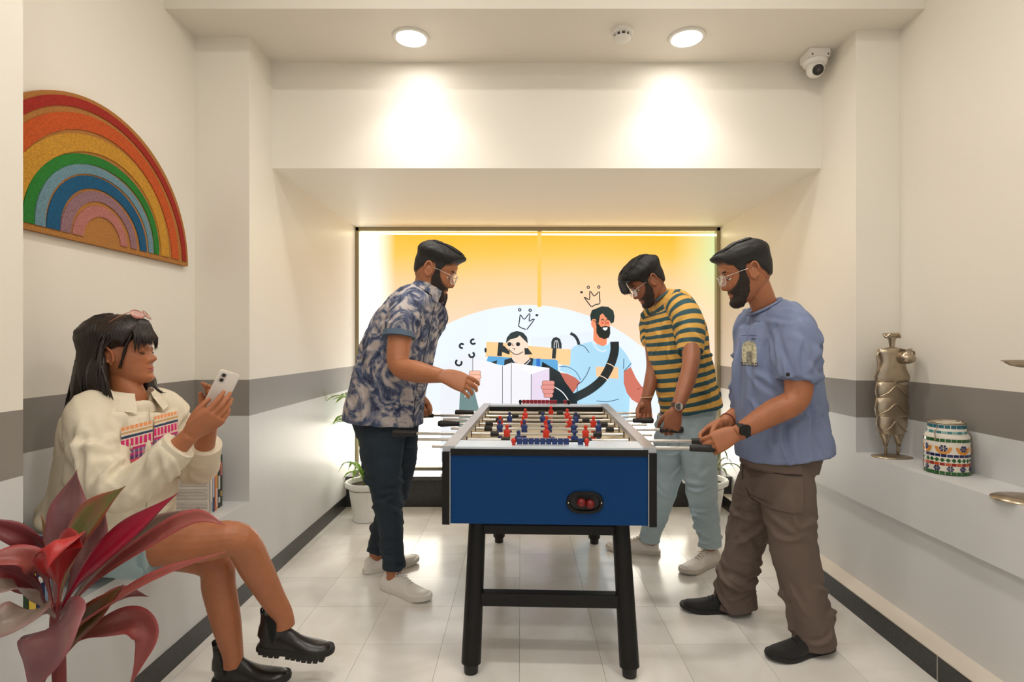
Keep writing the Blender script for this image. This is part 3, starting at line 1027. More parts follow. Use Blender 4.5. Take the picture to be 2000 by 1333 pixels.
class Head:
    def __init__(self, origin, F, pitch, scale=1.0, roll=0.0, nose=1.0, female=False):
        F = V((F[0], F[1], 0)).normalized()
        X = F.cross(V((0, 0, 1)))                       # person's right
        M = Matrix((X, F, V((0, 0, 1)))).transposed()
        self.M = M @ Matrix.Rotation(-pitch, 3, 'X') @ Matrix.Rotation(roll, 3, 'Y')
        self.o = V(origin)
        self.s = scale
        self.nose = nose
        self.female = female

    def local(self, th, z):
        """surface point of the bald head, local units (x right, y front, z up)"""
        _, yf, yb, w_ = head_row(z)
        if self.female:
            w_ *= 0.97 - 0.10 * sstep(-.03, -.12, z)
        yc = (yf + yb) / 2 if z < -0.05 else lerp((yf + yb) / 2, 0.0, 0.3)
        c, s = math.cos(th), math.sin(th)
        e = 0.86
        x = w_ * math.copysign(abs(s) ** e, s)
        y = yc + ((yf - yc) if c > 0 else (yc - yb)) * math.copysign(abs(c) ** e, c)
        if c > 0:
            g = lambda q, m_, sg: math.exp(-((q - m_) / sg) ** 2)
            # nose
            if -.060 < z < .022:
                if z > -.036:
                    pr = 0.026 * sstep(.020, -.036, z) ** 1.05
                else:
                    pr = 0.026 * sstep(-.054, -.038, z)
                sg = lerp(.0075, .0125, sstep(.01, -.038, z))
                if self.female:
                    pr *= 1 - .35 * g(z, -.008, .016)
                y += self.nose * pr * math.exp(-(abs(x) / sg) ** 2.2)
                y += 0.006 * g(z, -.043, .008) * g(abs(x), .014, .006)
            # sockets, brows, cheeks, lips, chin
            y -= 0.010 * g(abs(x), .033, .015) * g(z, -.001, .011)
            y += 0.003 * g(abs(x), .030, .022) * g(z, .019, .008)
            y += 0.004 * g(abs(x), .042, .016) * g(z, -.028, .016)
            y += 0.0055 * g(z, -.0665, .0048) * math.exp(-(abs(x) / .019) ** 3)
            y += 0.0065 * g(z, -.0785, .0052) * math.exp(-(abs(x) / .017) ** 3)
            y -= 0.0045 * g(z, -.0725, .0022) * math.exp(-(abs(x) / .023) ** 4)
            y -= 0.004 * g(z, -.089, .005) * g(x, 0, .02)
            y += 0.004 * g(z, -.105, .009) * g(x, 0, .016)
        return V((x, y, z))

    def normal(self, th, z):
        e = 0.012
        a = self.local(th + .05, z) - self.local(th - .05, z)
        z0, z1 = max(-.1205, z - e), min(.108, z + e)
        b = self.local(th, z1) - self.local(th, z0)
        n = a.cross(b)
        c = V((0, -0.005, max(-.06, min(.04, z))))
        p = self.local(th, z)
        if n.dot(p - c) < 0:
            n = -n
        return n.normalized() if n.length > 1e-9 else V((0, 0, 1))

    def w(self, p):
        return self.o + self.M @ (V(p) * self.s)

    def d(self, v_):
        return self.M @ V(v_)

    def skin(self, mb, lid=0.0):
        nth, nzv = 96, 92
        rings = []
        for j in range(nzv + 1):
            t = j / nzv
            z = lerp(-.121, .1085, t)
            rings.append([self.w(self.local(2 * math.pi * k / nth, z)) for k in range(nth)])
        mb.loft(rings)
        # ears
        for s in (-1, 1):
            base = lambda a, r_, out: self.w((s * (.0715 + out), -.012 + r_ * .017 * math.cos(a) - .006 * math.sin(a), -.008 + r_ * .031 * math.sin(a)))
            rim = [base(math.radians(a), 1.0, .013 if 20 < a < 200 else .006) for a in range(-60, 241, 20)]
            mb.tube(rim, [.0048 * self.s] * len(rim), n=10, sub=2)
            mb.ball(self.w((s * .070, -.012, -.010)), (.010 * self.s, .015 * self.s, .026 * self.s), 14, 10, self.M)
            mb.ball(self.w((s * .073, -.006, -.036)), (.006 * self.s, .008 * self.s, .010 * self.s), 10, 8, self.M)
            mb.ball(self.w((s * .074, .000, -.014)), (.005 * self.s, .005 * self.s, .008 * self.s), 10, 8, self.M)
            # upper eyelid, lowered
            mb.ball(self.w((s * .033, .0735, .0015)), (.0165 * self.s, .0120 * self.s, (.0135 if self.female else .0100) * self.s), 14, 10, self.M)
        return mb

    def shell(self, mask, off, name, m, parent, nth=110, nzv=96, zr=(-.1205, .1085), low=-.004, cut=0.0):
        """a layer grown on the head where mask > 0; off(th, z, p) -> (outward, extra local vector)"""
        P, K, U = [], [], []
        for j in range(nzv + 1):
            z = lerp(zr[0], zr[1], j / nzv)
            for k in range(nth):
                th = 2 * math.pi * k / nth
                th = th - 2 * math.pi if th > math.pi else th
                p = self.local(th, z)
                mk = mask(th, p)
                q, ex = off(th, p)
                P.append(self.w(p + self.normal(th, z) * lerp(low, q, sstep(0, 1, mk)) + V(ex) * sstep(0, 1, mk)))
                K.append(mk - cut)
                U.append((max(-2, min(2, mk)), z))
        fs = []
        for j in range(nzv):
            for k in range(nth):
                a, b, c, d_ = j * nth + k, j * nth + (k + 1) % nth, (j + 1) * nth + (k + 1) % nth, (j + 1) * nth + k
                if max(K[a], K[b], K[c], K[d_]) > 0:
                    fs.append((a, b, c, d_))
        if zr[1] > .108 and K[-1] > 0:
            fs.append(tuple(nzv * nth + k for k in range(nth)))
        used = sorted({i for f in fs for i in f})
        ix = {u: i for i, u in enumerate(used)}
        mb = MB()
        mb.add([P[u] for u in used], [tuple(ix[i] for i in f) for f in fs], [U[u] for u in used])
        return mb.build(name, m, parent, smooth=True, uv=True), mb

    def features(self, parent, skin_m, brow_m, lip=(150, 78, 66), female=False):
        drop = .004 if female else 0.0
        EYEW = mat('eye_white', (226, 218, 208), 0.25)
        IRIS = mat('iris_brown', (34, 20, 14), 0.15)
        LASH = mat('lash', (18, 13, 11), 0.6)
        for s in (-1, 1):
            e = MB().ball(self.w((s * .033, .0728 - drop, -.004 + drop)), .0115 * self.s, 16, 12).build('eye', EYEW, parent, smooth=True)
            MB().ball(self.w((s * .033, .0815 - 2 * drop, -.008)), (.0050 * self.s, .0035 * self.s, .0050 * self.s), 12, 8, self.M).build('iris', IRIS, e, smooth=True)
            L = [self.w((s * (.033 + .0150 * math.cos(a)), .0845 - .008 * (math.cos(a)) ** 2, -.0035 - drop - (.0042 + drop * .5) * math.sin(a))) for a in [math.pi * q / 8 for q in range(9)]]
            MB().tube(L, [.0006, .0012, .0015, .0016, .0016, .0016, .0015, .0012, .0006], n=6, sub=2).build('eyelashes', LASH, parent, smooth=True)
        bz = .021 if female else .0205
        bw = .0042 if female else .0075
        def bmask(th, p):
            if p.y < .03:
                return -1
            ax = abs(p.x)
            zc = bz + .004 * math.sin(min(1, max(0, (ax - .012) / .04)) * math.pi) - .003 * sstep(.04, .056, ax)
            return 1.0 - max(abs(p.z - zc) / bw, abs(ax - .033) / .0225)
        self.shell(bmask, lambda th, p: (.0030, (0, 0, 0)), 'eyebrows', brow_m, parent, 200, 150, (-.0, .045))
        def lmask(th, p):
            if p.y < .05:
                return -1
            wv = 1 - (abs(p.x) / .024) ** 2
            up = .006 * (abs(p.x) / .024) ** 2 if female else 0.0
            return min(1.0, wv * 1.2) - abs(p.z + .0725 - up) / ((.0135 if female else .0115) * max(.15, wv)) if wv > 0 else -1
        self.shell(lmask, lambda th, p: (.0034, (0, 0, 0)), 'lips', mat('lips_%d_%d_%d' % lip, lip, 0.4), parent, 200, 120, (-.09, -.055))

    def glasses(self, parent, frame_m, lens_m, w_=.056, h_=.042, drop=-.004, thick=.0014, fwd=.104, square=3.0):
        g = None
        for s in (-1, 1):
            cx = s * .034
            pts, inner = [], []
            for k in range(29):
                a = 2 * math.pi * k / 28
                c, q = math.cos(a), math.sin(a)
                c = math.copysign(abs(c) ** (2 / square), c)
                q = math.copysign(abs(q) ** (2 / square), q)
                pts.append(self.w((cx + c * w_ / 2, fwd - .010 * abs((cx + c * w_ / 2) / .06) ** 2, drop + q * h_ / 2)))
            rim = MB().tube(pts, [thick * self.s] * 29, n=8, sub=1)
            if g is None:
                g = rim.build('glasses', frame_m, parent, smooth=True)
            else:
                rim.build('rim', frame_m, g, smooth=True)
            ln = MB()
            ln.add(pts[:-1], [tuple(range(28))])
            ln.build('lens', lens_m, g)
            tpl = [self.w((s * .062, fwd - .010, drop + .010)), self.w((s * .072, .06, drop + .011)), self.w((s * .078, .0, drop + .010)), self.w((s * .076, -.02, drop - .004))]
            MB().tube(tpl, [thick * self.s] * 4, n=8, sub=4).build('temple', frame_m, g, smooth=True)
        MB().tube([self.w((-.008, fwd, drop + .005)), self.w((0, fwd + .003, drop + .008)), self.w((.008, fwd, drop + .005))], [thick * self.s] * 3, n=8, sub=4).build('bridge', frame_m, g, smooth=True)
        return g

    def locks(self, shell_mb, guides, name, m, parent, r0=.003, lift=.002):
        """tapered strands laid on a hair shell; guides: lists of local points"""
        kd = kdtree.KDTree(len(shell_mb.v))
        for i, p in enumerate(shell_mb.v):
            kd.insert(p, i)
        kd.balance()
        mb = MB()
        cen = self.w((0, -.005, .01))
        for g, stick in guides:
            pts = []
            n = len(g)
            for i, q in enumerate(g):
                wq = self.w(q)
                f, _, _ = kd.find(wq)
                out = (f - cen).normalized()
                on = f + out * lift
                pts.append(on.lerp(wq, stick[i] if isinstance(stick, (list, tuple)) else stick))
            rr = [r0 * (0.55 + 0.6 * math.sin(math.pi * min(1, (i + .6) / n))) * (1 if i < n - 1 else .12) for i in range(n)]
            mb.tube(pts, rr, n=5, sub=2)
        return mb.build(name, m, parent, smooth=True)


def limb(mb, pts, rad, n=20, sub=5):
    mb.tube(pts, rad, n=n, sub=sub)
    mb.ball(pts[0], rad[0] if not isinstance(rad[0], tuple) else min(rad[0]), 14, 10)
    return mb


def hand(mb, wrist, d, n, right, curl=(0.5, 0.5, 0.5, 0.5), size=1.0, thumb=(0.5, 0.3), spread=0.05, pip=1.15, twist=0.0):
    """palm, four fingers with two bends and a thumb from the side of the palm; n = palm normal; curl = first joint angle per finger"""
    d = V(d).normalized()
    n = V(n)
    n = (n - d * n.dot(d)).normalized()
    s = d.cross(n) if right else -(d.cross(n))        # towards the thumb
    S = size
    w0 = V(wrist)
    k0 = w0 + d * (.092 * S)
    mb.tube([w0 - d * .02 * S, w0, w0 + d * .03 * S + s * .004 * S, w0 + d * .062 * S + s * .003 * S, k0, k0 + d * .007 * S],
            [(.026 * S, .019 * S), (.0275 * S, .019 * S), (.036 * S, .0185 * S), (.041 * S, .016 * S), (.0405 * S, .0125 * S), (.036 * S, .009 * S)], side=s, n=20, sub=4, sq=2.5)
    mb.ball(w0 + d * .034 * S + s * .022 * S + n * .008 * S, (.020 * S), 12, 8)        # ball of the thumb
    lens_ = (.080, .088, .082, .064)
    tips = []
    for i in range(4):
        off = (.0300 - .0198 * i)
        base = k0 + s * (off * S) - d * ((.004, .0, .003, .010)[i] * S)
        L = lens_[i] * S
        a = 0.0
        p = base
        pts = [base - d * .014 * S, base]
        dirs = [curl[i], curl[i] * pip, curl[i] * pip * 0.62]
        fr = (.45, .31, .24)
        sp = s * ((1.5 - i) * spread)
        for q in range(3):
            a += dirs[q]
            v_ = d * math.cos(a) + n * math.sin(a) + sp * max(0.0, math.cos(a))
            p = p + v_.normalized() * (L * fr[q])
            pts.append(p)
        r_ = (.0092, .0096, .0090, .0078)[i] * S
        mb.tube(pts, [r_, r_ * 1.06, r_ * 1.0, r_ * .92, r_ * .66], n=12, sub=3)
        mb.ball(p, r_ * .78, 10, 8)
        for q in (2, 3):
            mb.ball(pts[q], r_ * 1.03, 10, 8)
        tips.append(p)
    # thumb
    tb0 = w0 + d * .024 * S + s * .026 * S + n * .004 * S
    out, cl = thumb
    v1 = (d * .75 + s * out + n * cl * .6).normalized()
    v2 = (d * .85 + s * (out * .35) + n * cl).normalized()
    v3 = (d * .85 + s * (out * -.15) + n * (cl * 1.3)).normalized()
    q1 = tb0 + v1 * .040 * S
    q2 = q1 + v2 * .032 * S
    q3 = q2 + v3 * .024 * S
    mb.tube([tb0, q1, q2, q3], [.0140 * S, .0115 * S, .0102 * S, .0072 * S], n=12, sub=4)
    mb.ball(q3, .0078 * S, 10, 8)
    return tips


def folds(amp, sc=9.0, seed=0.0, zs=0.28, slant=0.5, low=None):
    """drape: long soft folds, sharper ridges between them; low = (height, amount): creases piling up below that height"""
    def f(p, n_):
        q = (p.x + .12 * p.z * slant, p.y - .1 * p.z * slant, p.z * zs)
        wx = nz(p, 5.0, seed + 3) * .05
        a = nz((q[0] + wx, q[1] - wx, q[2]), sc, seed)
        b = nz((q[0] - wx, q[1] + wx, q[2] * 1.6), sc * 1.7, seed + 7)
        r = max(0.0, 1 - abs(nz((p.x * .7, p.y * .7, p.z * .8 + p.x * .6), sc * .8, seed + 11)) * 5.0) ** 2
        d = amp * (.75 * a + .4 * b + .45 * r * (.4 + abs(a)))
        if low:
            k = sstep(low[0], low[0] - .16, p.z)
            if k > 0:
                c = nz((p.x * .5, p.y * .5, p.z * 2.6 + .3 * p.x), 17, seed + 5)
                d = lerp(d, low[1] * (c * .9 + .5 * (1 - min(1, abs(c) * 4))), k)
        return d
    return f


def bvh_of(ob):
    m_ = ob.data
    off = V((0, 0, 0))
    p = ob
    while p is not None:
        off += p.location
        p = p.parent
    return BVHTree.FromPolygons([v.co + off for v in m_.vertices], [tuple(p.vertices) for p in m_.polygons])


def patch(bvh, c, u, v_, outline, off, name, m, parent, ray, res=14, inside=False):
    """a thin piece laid on a surface: outline(a, b) -> inside?, a and b in -1..1; u, v_ half axes; ray = direction of projection"""
    c, u, v_, ray = V(c), V(u), V(v_), V(ray).normalized()
    idx, vs_, uv, fs = {}, [], [], []
    for j in range(res + 1):
        for i in range(res + 1):
            a, b = -1 + 2 * i / res, -1 + 2 * j / res
            p = c + u * a + v_ * b
            hit = bvh.ray_cast(p, -ray, 0.5) if inside else bvh.ray_cast(p - ray * 0.25, ray, 0.6)
            if hit[0] is None or not outline(a, b):
                continue
            nn = hit[1] if hit[1].dot(ray) < 0 else -hit[1]
            idx[(i, j)] = len(vs_)
            vs_.append(hit[0] + nn * off)
            uv.append((a, b))
    for j in range(res):
        for i in range(res):
            q = [(i, j), (i + 1, j), (i + 1, j + 1), (i, j + 1)]
            q = [idx[t] for t in q if t in idx]
            if len(q) >= 3:
                fs.append(tuple(q))
    mb = MB()
    mb.add(vs_, fs, uv)
    return mb.build(name, m, parent, smooth=True, uv=True)


def surf_line(bvh, pts, ray, r_, name, m, parent, off=0.001, sub=6):
    """thin cord laid on a surface (seams, stitches)"""
    ray = V(ray).normalized()
    out = []
    for q in catmull([tuple(p) for p in pts], sub):
        hit = bvh.ray_cast(V(q) - ray * .25, ray, .6)
        if hit[0] is not None:
            out.append(hit[0] - ray * off)
    if len(out) > 1:
        return MB().tube(out, [r_] * len(out), n=6, sub=1).build(name, m, parent, smooth=True)


def cloth(parts, name, m, parent, voxel=.0065, smooth_it=4, disp=None, uv=True, creases=None):
    """parts: list of (pts, radii, side, n); each a closed loft; melted into one garment"""
    mb = MB()
    for pts, rad, side, sq in parts:
        mb.tube(pts, rad, side=side, n=40, sub=8, sq=sq)
    me, q = melt(mb, voxel, smooth_it, uv)
    return finish(me, name, m, parent, q, disp, creases)


def shoe(parent, heel, dr, L, mats, style, pitch=0.0, tall=0.0, up=V((0, 0, 1))):
    """heel: floor point under the heel; dr: pointing direction; mats = (upper, sole, lace)"""
    dr = V(dr).normalized()
    lat = V((0, 0, 1)).cross(dr).normalized()
    upv = dr.cross(lat)
    H = V(heel)
    P = lambda x, y, z: H + dr * (x * L) + lat * y + upv * z
    k = L / 0.285
    out = catmull([(0.0, .006), (.015, .020), (.06, .029), (.15, .034), (.32, .034), (.48, .037), (.66, .047), (.78, .0475), (.88, .042), (.95, .030), (.985, .017), (1.0, .004)], 4)
    st = {'sneaker': .026, 'suede': .018, 'boot': .024}[style]
    def ring(grow, z):
        a = [P(lerp(.5, x, 1 + grow * .18), (y + grow * .006) * k, z + (0.010 * sstep(.75, 1.0, x))) for x, y in out]
        b = [P(lerp(.5, x, 1 + grow * .18), -(y + grow * .006) * k, z + (0.010 * sstep(.75, 1.0, x))) for x, y in reversed(out)]
        return a + b
    topz = {'sneaker': [(0, .056), (.03, .074), (.10, .082), (.2, .080), (.30, .084), (.40, .083), (.52, .068), (.66, .050), (.8, .040), (.92, .032), (.98, .022), (1.0, .010)],
            'suede': [(0, .05), (.03, .068), (.10, .074), (.2, .071), (.30, .078), (.40, .078), (.52, .064), (.66, .048), (.8, .039), (.92, .031), (.98, .021), (1.0, .009)],
            'boot': [(0, .07), (.03, .092), (.10, .100), (.2, .104), (.30, .104), (.40, .092), (.52, .070), (.66, .056), (.8, .048), (.92, .038), (.98, .027), (1.0, .012)]}[style]
    T = catmull(topz, 4)
    def top(x):
        for i in range(len(T) - 1):
            if T[i + 1][0] >= x:
                t = (x - T[i][0]) / max(1e-6, T[i + 1][0] - T[i][0])
                return lerp(T[i][1], T[i + 1][1], t)
        return T[-1][1]
    rings = []
    for x, y in out[1:]:
        r_ = []
        for q in range(20):
            a = math.pi * q / 19
            c, s = math.cos(a), math.sin(a)
            wid = y * k * (1 - .30 * sstep(.25, 1.0, s) * (1 if x < .45 else .6))
            zz = st * .6 + (top(x) * k - st * .6 + .010 * sstep(.75, 1.0, x)) * (s ** .62)
            r_.append(P(x, wid * math.copysign(abs(c) ** .7, c), zz))
        rings.append(r_)
    ub = MB().loft(rings)
    if tall:
        ub.tube([P(.17, 0, .05), P(.17, 0, .085), P(.165, 0, tall * .75), P(.16, 0, tall)], [(.062 * k, .034 * k), (.060 * k, .034 * k), (.054 * k, .036 * k), (.055 * k, .038 * k)], side=dr, n=28, sub=5)
        me, _ = melt(ub, .0035, 3)
        upper = finish(me, 'boot', mats[0], parent)
    else:
        upper = ub.build('shoe', mats[0], parent, smooth=True, angle=70)
    sole = MB().loft([ring(0.02, 0.0), ring(.35, .004), ring(.4, st * .6), ring(.25, st)]).build('sole', mats[1], upper, smooth=True, angle=50)
    if style == 'boot':
        for i in range(12):
            x = (.02 + .078 * i) if i < 4 or i > 4 else None
            if x is None:
                continue
            for sd in (-1, 1):
                w_ = [q for q in out if q[0] >= x][0][1] * k
                a = P(x, sd * (w_ + .002), 0)
                mb = MB()
                vs_ = [P(x + ex, sd * (w_ * f_ + .0020), z + .010 * sstep(.75, 1, x)) for z in (-.008, .006) for ex, f_ in ((0, 1.0), (.060, 1.0), (.060, .35), (0, .35))]
                mb.add(vs_, [(0, 1, 2, 3), (7, 6, 5, 4), (0, 4, 5, 1), (1, 5, 6, 2), (2, 6, 7, 3), (3, 7, 4, 0)])
                mb.build('tread_lug', mats[1], upper)
    if style in ('sneaker', 'suede'):
        for i in range(5):
            x = .36 + .055 * i
            z = top(x) * k + .001
            wv = .020 * k
            z2 = z - .008
            MB().tube([P(x, -wv, z2), P(x + .012, -wv * .4, z + .002), P(x + .02, wv * .4, z + .002), P(x + .03, wv, z2)], [.0024] * 4, n=6, sub=3).build('lace', mats[2], upper, smooth=True)
        for sd in (-1, 1):
            MB().tube([P(.36, 0, top(.36) * k + .002), P(.34, sd * .015, top(.34) * k + .014), P(.38, sd * .027, top(.4) * k + .006), P(.39, sd * .006, top(.39) * k + .004), P(.45, sd * .030, top(.45) * k - .004)], [.002] * 5, n=6, sub=4).build('lace', mats[2], upper, smooth=True)
    return upper, P
# ------------------------------------------------------------------ the three men at the table
def J(px, py, y):
    return W(px, py, y)


def FL(px, py):
    y = CAMZ * FPX / (py - VPY)
    return V(((px - VPX) * y / FPX, y, 0.0))


def skin_mat(name, rgb):
    m = mat(name, rgb, 0.48, sss=0.12, noise_amt=0.07, noise_scale=22, bump=0.06, bump_scale=220)
    return m


def hair_mat(name, rgb, rough=0.42):
    return mat(name, rgb, rough, noise_amt=0.45, noise_scale=60, bump=0.5, bump_scale=190, stretch=(1, 1, 0.35))


def interp(tab, x):
    if x <= tab[0][0]:
        return tab[0][1]
    for (a, p), (b, q) in zip(tab, tab[1:]):
        if x <= b:
            return lerp(p, q, (x - a) / (b - a))
    return tab[-1][1]


HAIRLINE = [(0, .060), (28, .059), (44, .046), (60, .036), (68, .004), (80, .002), (86, .024), (100, .022), (112, -.012), (135, -.042), (180, -.052)]
BEARDTOP = [(0, -.0535), (14, -.0525), (24, -.049), (34, -.047), (48, -.038), (60, -.018), (66, .010), (78, .010), (83, -.035), (88, -.12), (180, -.2)]


def hair_mask(line=HAIRLINE, soft=.010):
    return lambda th, p: (p.z - interp(line, abs(math.degrees(th)))) / soft


def beard_mask(top=BEARDTOP, soft=.008):
    def f(th, p):
        a = abs(math.degrees(th))
        b = (interp(top, a) - p.z) / soft
        if p.y > .04:                                        # lips stay free
            e = math.hypot(p.x / .0245, (p.z + .0735) / .0125)
            b = min(b, (e - 1) * 3.0)
        return min(b, (98 - a) / 8 if p.z > -.1 else (104 - a) / 8)
    return f


def edge_hair(name, hair_rgb, skin_rgb, rough=.7, lo=-.9, hi=.7):
    """short hair thinning out into the skin at its edge (mask in the flow attribute)"""
    m = mat(name, hair_rgb, rough, bump=.5, bump_scale=260)
    nt, N, Lk, b = nodes_of(m)
    at = N.new('ShaderNodeAttribute')
    at.attribute_name = 'flow'
    sep = N.new('ShaderNodeSeparateXYZ')
    Lk.new(at.outputs['Vector'], sep.inputs[0])
    tc = N.new('ShaderNodeTexCoord')
    n1 = N.new('ShaderNodeTexNoise')
    n1.inputs['Scale'].default_value = 420
    Lk.new(tc.outputs['Object'], n1.inputs['Vector'])
    ma = N.new('ShaderNodeMath')
    ma.operation = 'MULTIPLY_ADD'
    ma.inputs[1].default_value = 1.6
    Lk.new(n1.outputs['Fac'], ma.inputs[0])
    Lk.new(sep.outputs['X'], ma.inputs[2])
    mr = N.new('ShaderNodeMapRange')
    mr.interpolation_type = 'SMOOTHSTEP'
    mr.inputs['From Min'].default_value = lo + .8
    mr.inputs['From Max'].default_value = hi + .8
    Lk.new(ma.outputs[0], mr.inputs['Value'])
    mx = N.new('ShaderNodeMixRGB')
    mx.inputs['Color1'].default_value = s2l(skin_rgb) + (1,)
    n2 = N.new('ShaderNodeTexNoise')
    n2.inputs['Scale'].default_value = 160
    Lk.new(tc.outputs['Object'], n2.inputs['Vector'])
    r = N.new('ShaderNodeValToRGB')
    r.color_ramp.elements[0].position = .35
    r.color_ramp.elements[0].color = tuple(.6 * q for q in s2l(hair_rgb)) + (1,)
    r.color_ramp.elements[1].position = .68
    r.color_ramp.elements[1].color = tuple(1.5 * q for q in s2l(hair_rgb)) + (1,)
    Lk.new(n2.outputs['Fac'], r.inputs['Fac'])
    Lk.new(r.outputs[0], mx.inputs['Color2'])
    Lk.new(mr.outputs[0], mx.inputs['Fac'])
    Lk.new(mx.outputs[0], b.inputs['Base Color'])
    return m


GLASS = mat('spectacle_glass', (235, 235, 238), 0.05, alpha=0.22, spec=0.8)
SILVER = mat('silver_metal', (214, 208, 198), 0.25, metal=0.9)


def man(name, label, loc, head, skin, torso, R, arms, hands, legs):
    """root + one continuous body (head, neck, trunk, arms, hands, legs)"""
    root = thing(name, loc, label, 'person')
    mb = MB()
    head.skin(mb)
    t0 = J(*torso[0][:3])
    t1 = J(*torso[1][:3])
    nb = head.w((0, -.020, -.062))
    nk_ = .80 if head.female else 1.0
    mb.tube([head.w((0, -.014, -.03)), nb, nb.lerp(t0, .55), t0, t1], [(a_ * nk_, b_ * nk_) for a_, b_ in ((.050, .056), (.051, .056), (.053, .055), (.056, .055), (.09, .062))], side=R, n=24, sub=5)
    C = [J(*r_[:3]) for r_ in torso]
    mb.tube(C, [(r_[3] * .80, r_[4] * .80) for r_ in torso], side=R, n=24, sub=3)
    for a, rad in arms:
        pts = [J(*q) for q in a]
        limb(mb, pts, rad)
    for hd in hands:
        hand(mb, **hd)
    for l_, rad in legs:
        limb(mb, [J(*q) for q in l_], rad)
    me, _ = melt(mb, .0032, 2)
    finish(me, 'body', skin, root)
    return root


def garment(rings, R, sleeves):
    parts = [([J(*r_[:3]) for r_ in rings], [(r_[3], r_[4]) for r_ in rings], R, 2.25)]
    for s_, rad in sleeves:
        parts.append(([J(*q) for q in s_], rad, None, 2.0))
    return parts


def collar_ring(c, R, T, a, b, r_, name, m, parent):
    """ribbed neckband"""
    R = V(R)
    T = V(T).normalized()
    S = (R - T * R.dot(T)).normalized()
    N = T.cross(S)
    pts = [V(c) + S * (a * math.cos(2 * math.pi * k / 32)) + N * (b * math.sin(2 * math.pi * k / 32)) for k in range(33)]
    return MB().tube(pts, [(r_, r_ * 1.8)] * 33, n=10, sub=1, side=T).build(name, m, parent, smooth=True)


def top_guides(n, front, seed, y0=-.06, spread=.055, rise=.03, droop=0.0, sweep=0.0):
    """hair strands combed from the crown to the forehead"""
    rnd = random.Random(seed)
    out = []
    for i in range(n):
        x = rnd.uniform(-spread, spread)
        ys = rnd.uniform(y0, .02)
        L = rnd.uniform(.05, .09)
        g = []
        for q in range(6):
            t = q / 5
            y = min(ys + L * t, front)
            g.append((x + sweep * t + rnd.uniform(-.003, .003), y, .13 + rise * t - droop * t * t))
        out.append((g, [0, 0, 0, .0, .02, .06]))
    return out


# ---- materials for cloth
def floral():
    m = mat('floral_print', (150, 150, 160), 0.75, bump=0.15, bump_scale=300)
    nt, N, Lk, b = nodes_of(m)
    tc = N.new('ShaderNodeTexCoord')
    n1 = N.new('ShaderNodeTexNoise')
    n1.inputs['Scale'].default_value = 7.5
    n1.inputs['Detail'].default_value = 5
    n1.inputs['Distortion'].default_value = 2.6
    Lk.new(tc.outputs['Object'], n1.inputs['Vector'])
    r1 = N.new('ShaderNodeValToRGB')
    e = r1.color_ramp.elements
    e[0].position = .38
    e[0].color = s2l((34, 44, 74)) + (1,)
    e[1].position = .60
    e[1].color = s2l((186, 176, 172)) + (1,)
    k = e.new(.47)
    k.color = s2l((74, 88, 120)) + (1,)
    k = e.new(.53)
    k.color = s2l((138, 136, 144)) + (1,)
    Lk.new(n1.outputs['Fac'], r1.inputs['Fac'])
    wv = N.new('ShaderNodeTexNoise')
    wv.inputs['Scale'].default_value = 34
    wv.inputs['Detail'].default_value = 6
    wv.inputs['Distortion'].default_value = 3.5
    Lk.new(tc.outputs['Object'], wv.inputs['Vector'])
    r2 = N.new('ShaderNodeValToRGB')
    r2.color_ramp.elements[0].position = .55
    r2.color_ramp.elements[0].color = (0, 0, 0, 1)
    r2.color_ramp.elements[1].position = .8
    r2.color_ramp.elements[1].color = (.55, .55, .55, 1)
    Lk.new(wv.outputs['Fac'], r2.inputs['Fac'])
    mx = N.new('ShaderNodeMixRGB')
    mx.inputs['Color2'].default_value = s2l((206, 190, 178)) + (1,)
    Lk.new(r2.outputs[0], mx.inputs['Fac'])
    Lk.new(r1.outputs[0], mx.inputs['Color1'])
    Lk.new(mx.outputs[0], b.inputs['Base Color'])
    return m


def striped():
    m = mat('striped_jersey', (200, 160, 70), 0.8, bump=0.12, bump_scale=300)
    nt, N, Lk, b = nodes_of(m)
    at = N.new('ShaderNodeAttribute')
    at.attribute_name = 'flow'
    sep = N.new('ShaderNodeSeparateXYZ')
    Lk.new(at.outputs['Vector'], sep.inputs[0])
    mu = N.new('ShaderNodeMath')
    mu.operation = 'MULTIPLY'
    mu.inputs[1].default_value = 1 / .0475
    Lk.new(sep.outputs['Y'], mu.inputs[0])
    fr = N.new('ShaderNodeMath')
    fr.operation = 'FRACT'
    Lk.new(mu.outputs[0], fr.inputs[0])
    r = N.new('ShaderNodeValToRGB')
    r.color_ramp.interpolation = 'CONSTANT'
    e = r.color_ramp.elements
    e[0].color = s2l((222, 172, 84)) + (1,)
    e[1].position = .52
    e[1].color = s2l((46, 84, 92)) + (1,)
    Lk.new(fr.outputs[0], r.inputs['Fac'])
    Lk.new(r.outputs[0], b.inputs['Base Color'])
    return m


def denim(name, rgb, dk=0.25):
    return mat(name, rgb, 0.8, noise_amt=dk, noise_scale=5, bump=0.25, bump_scale=420)


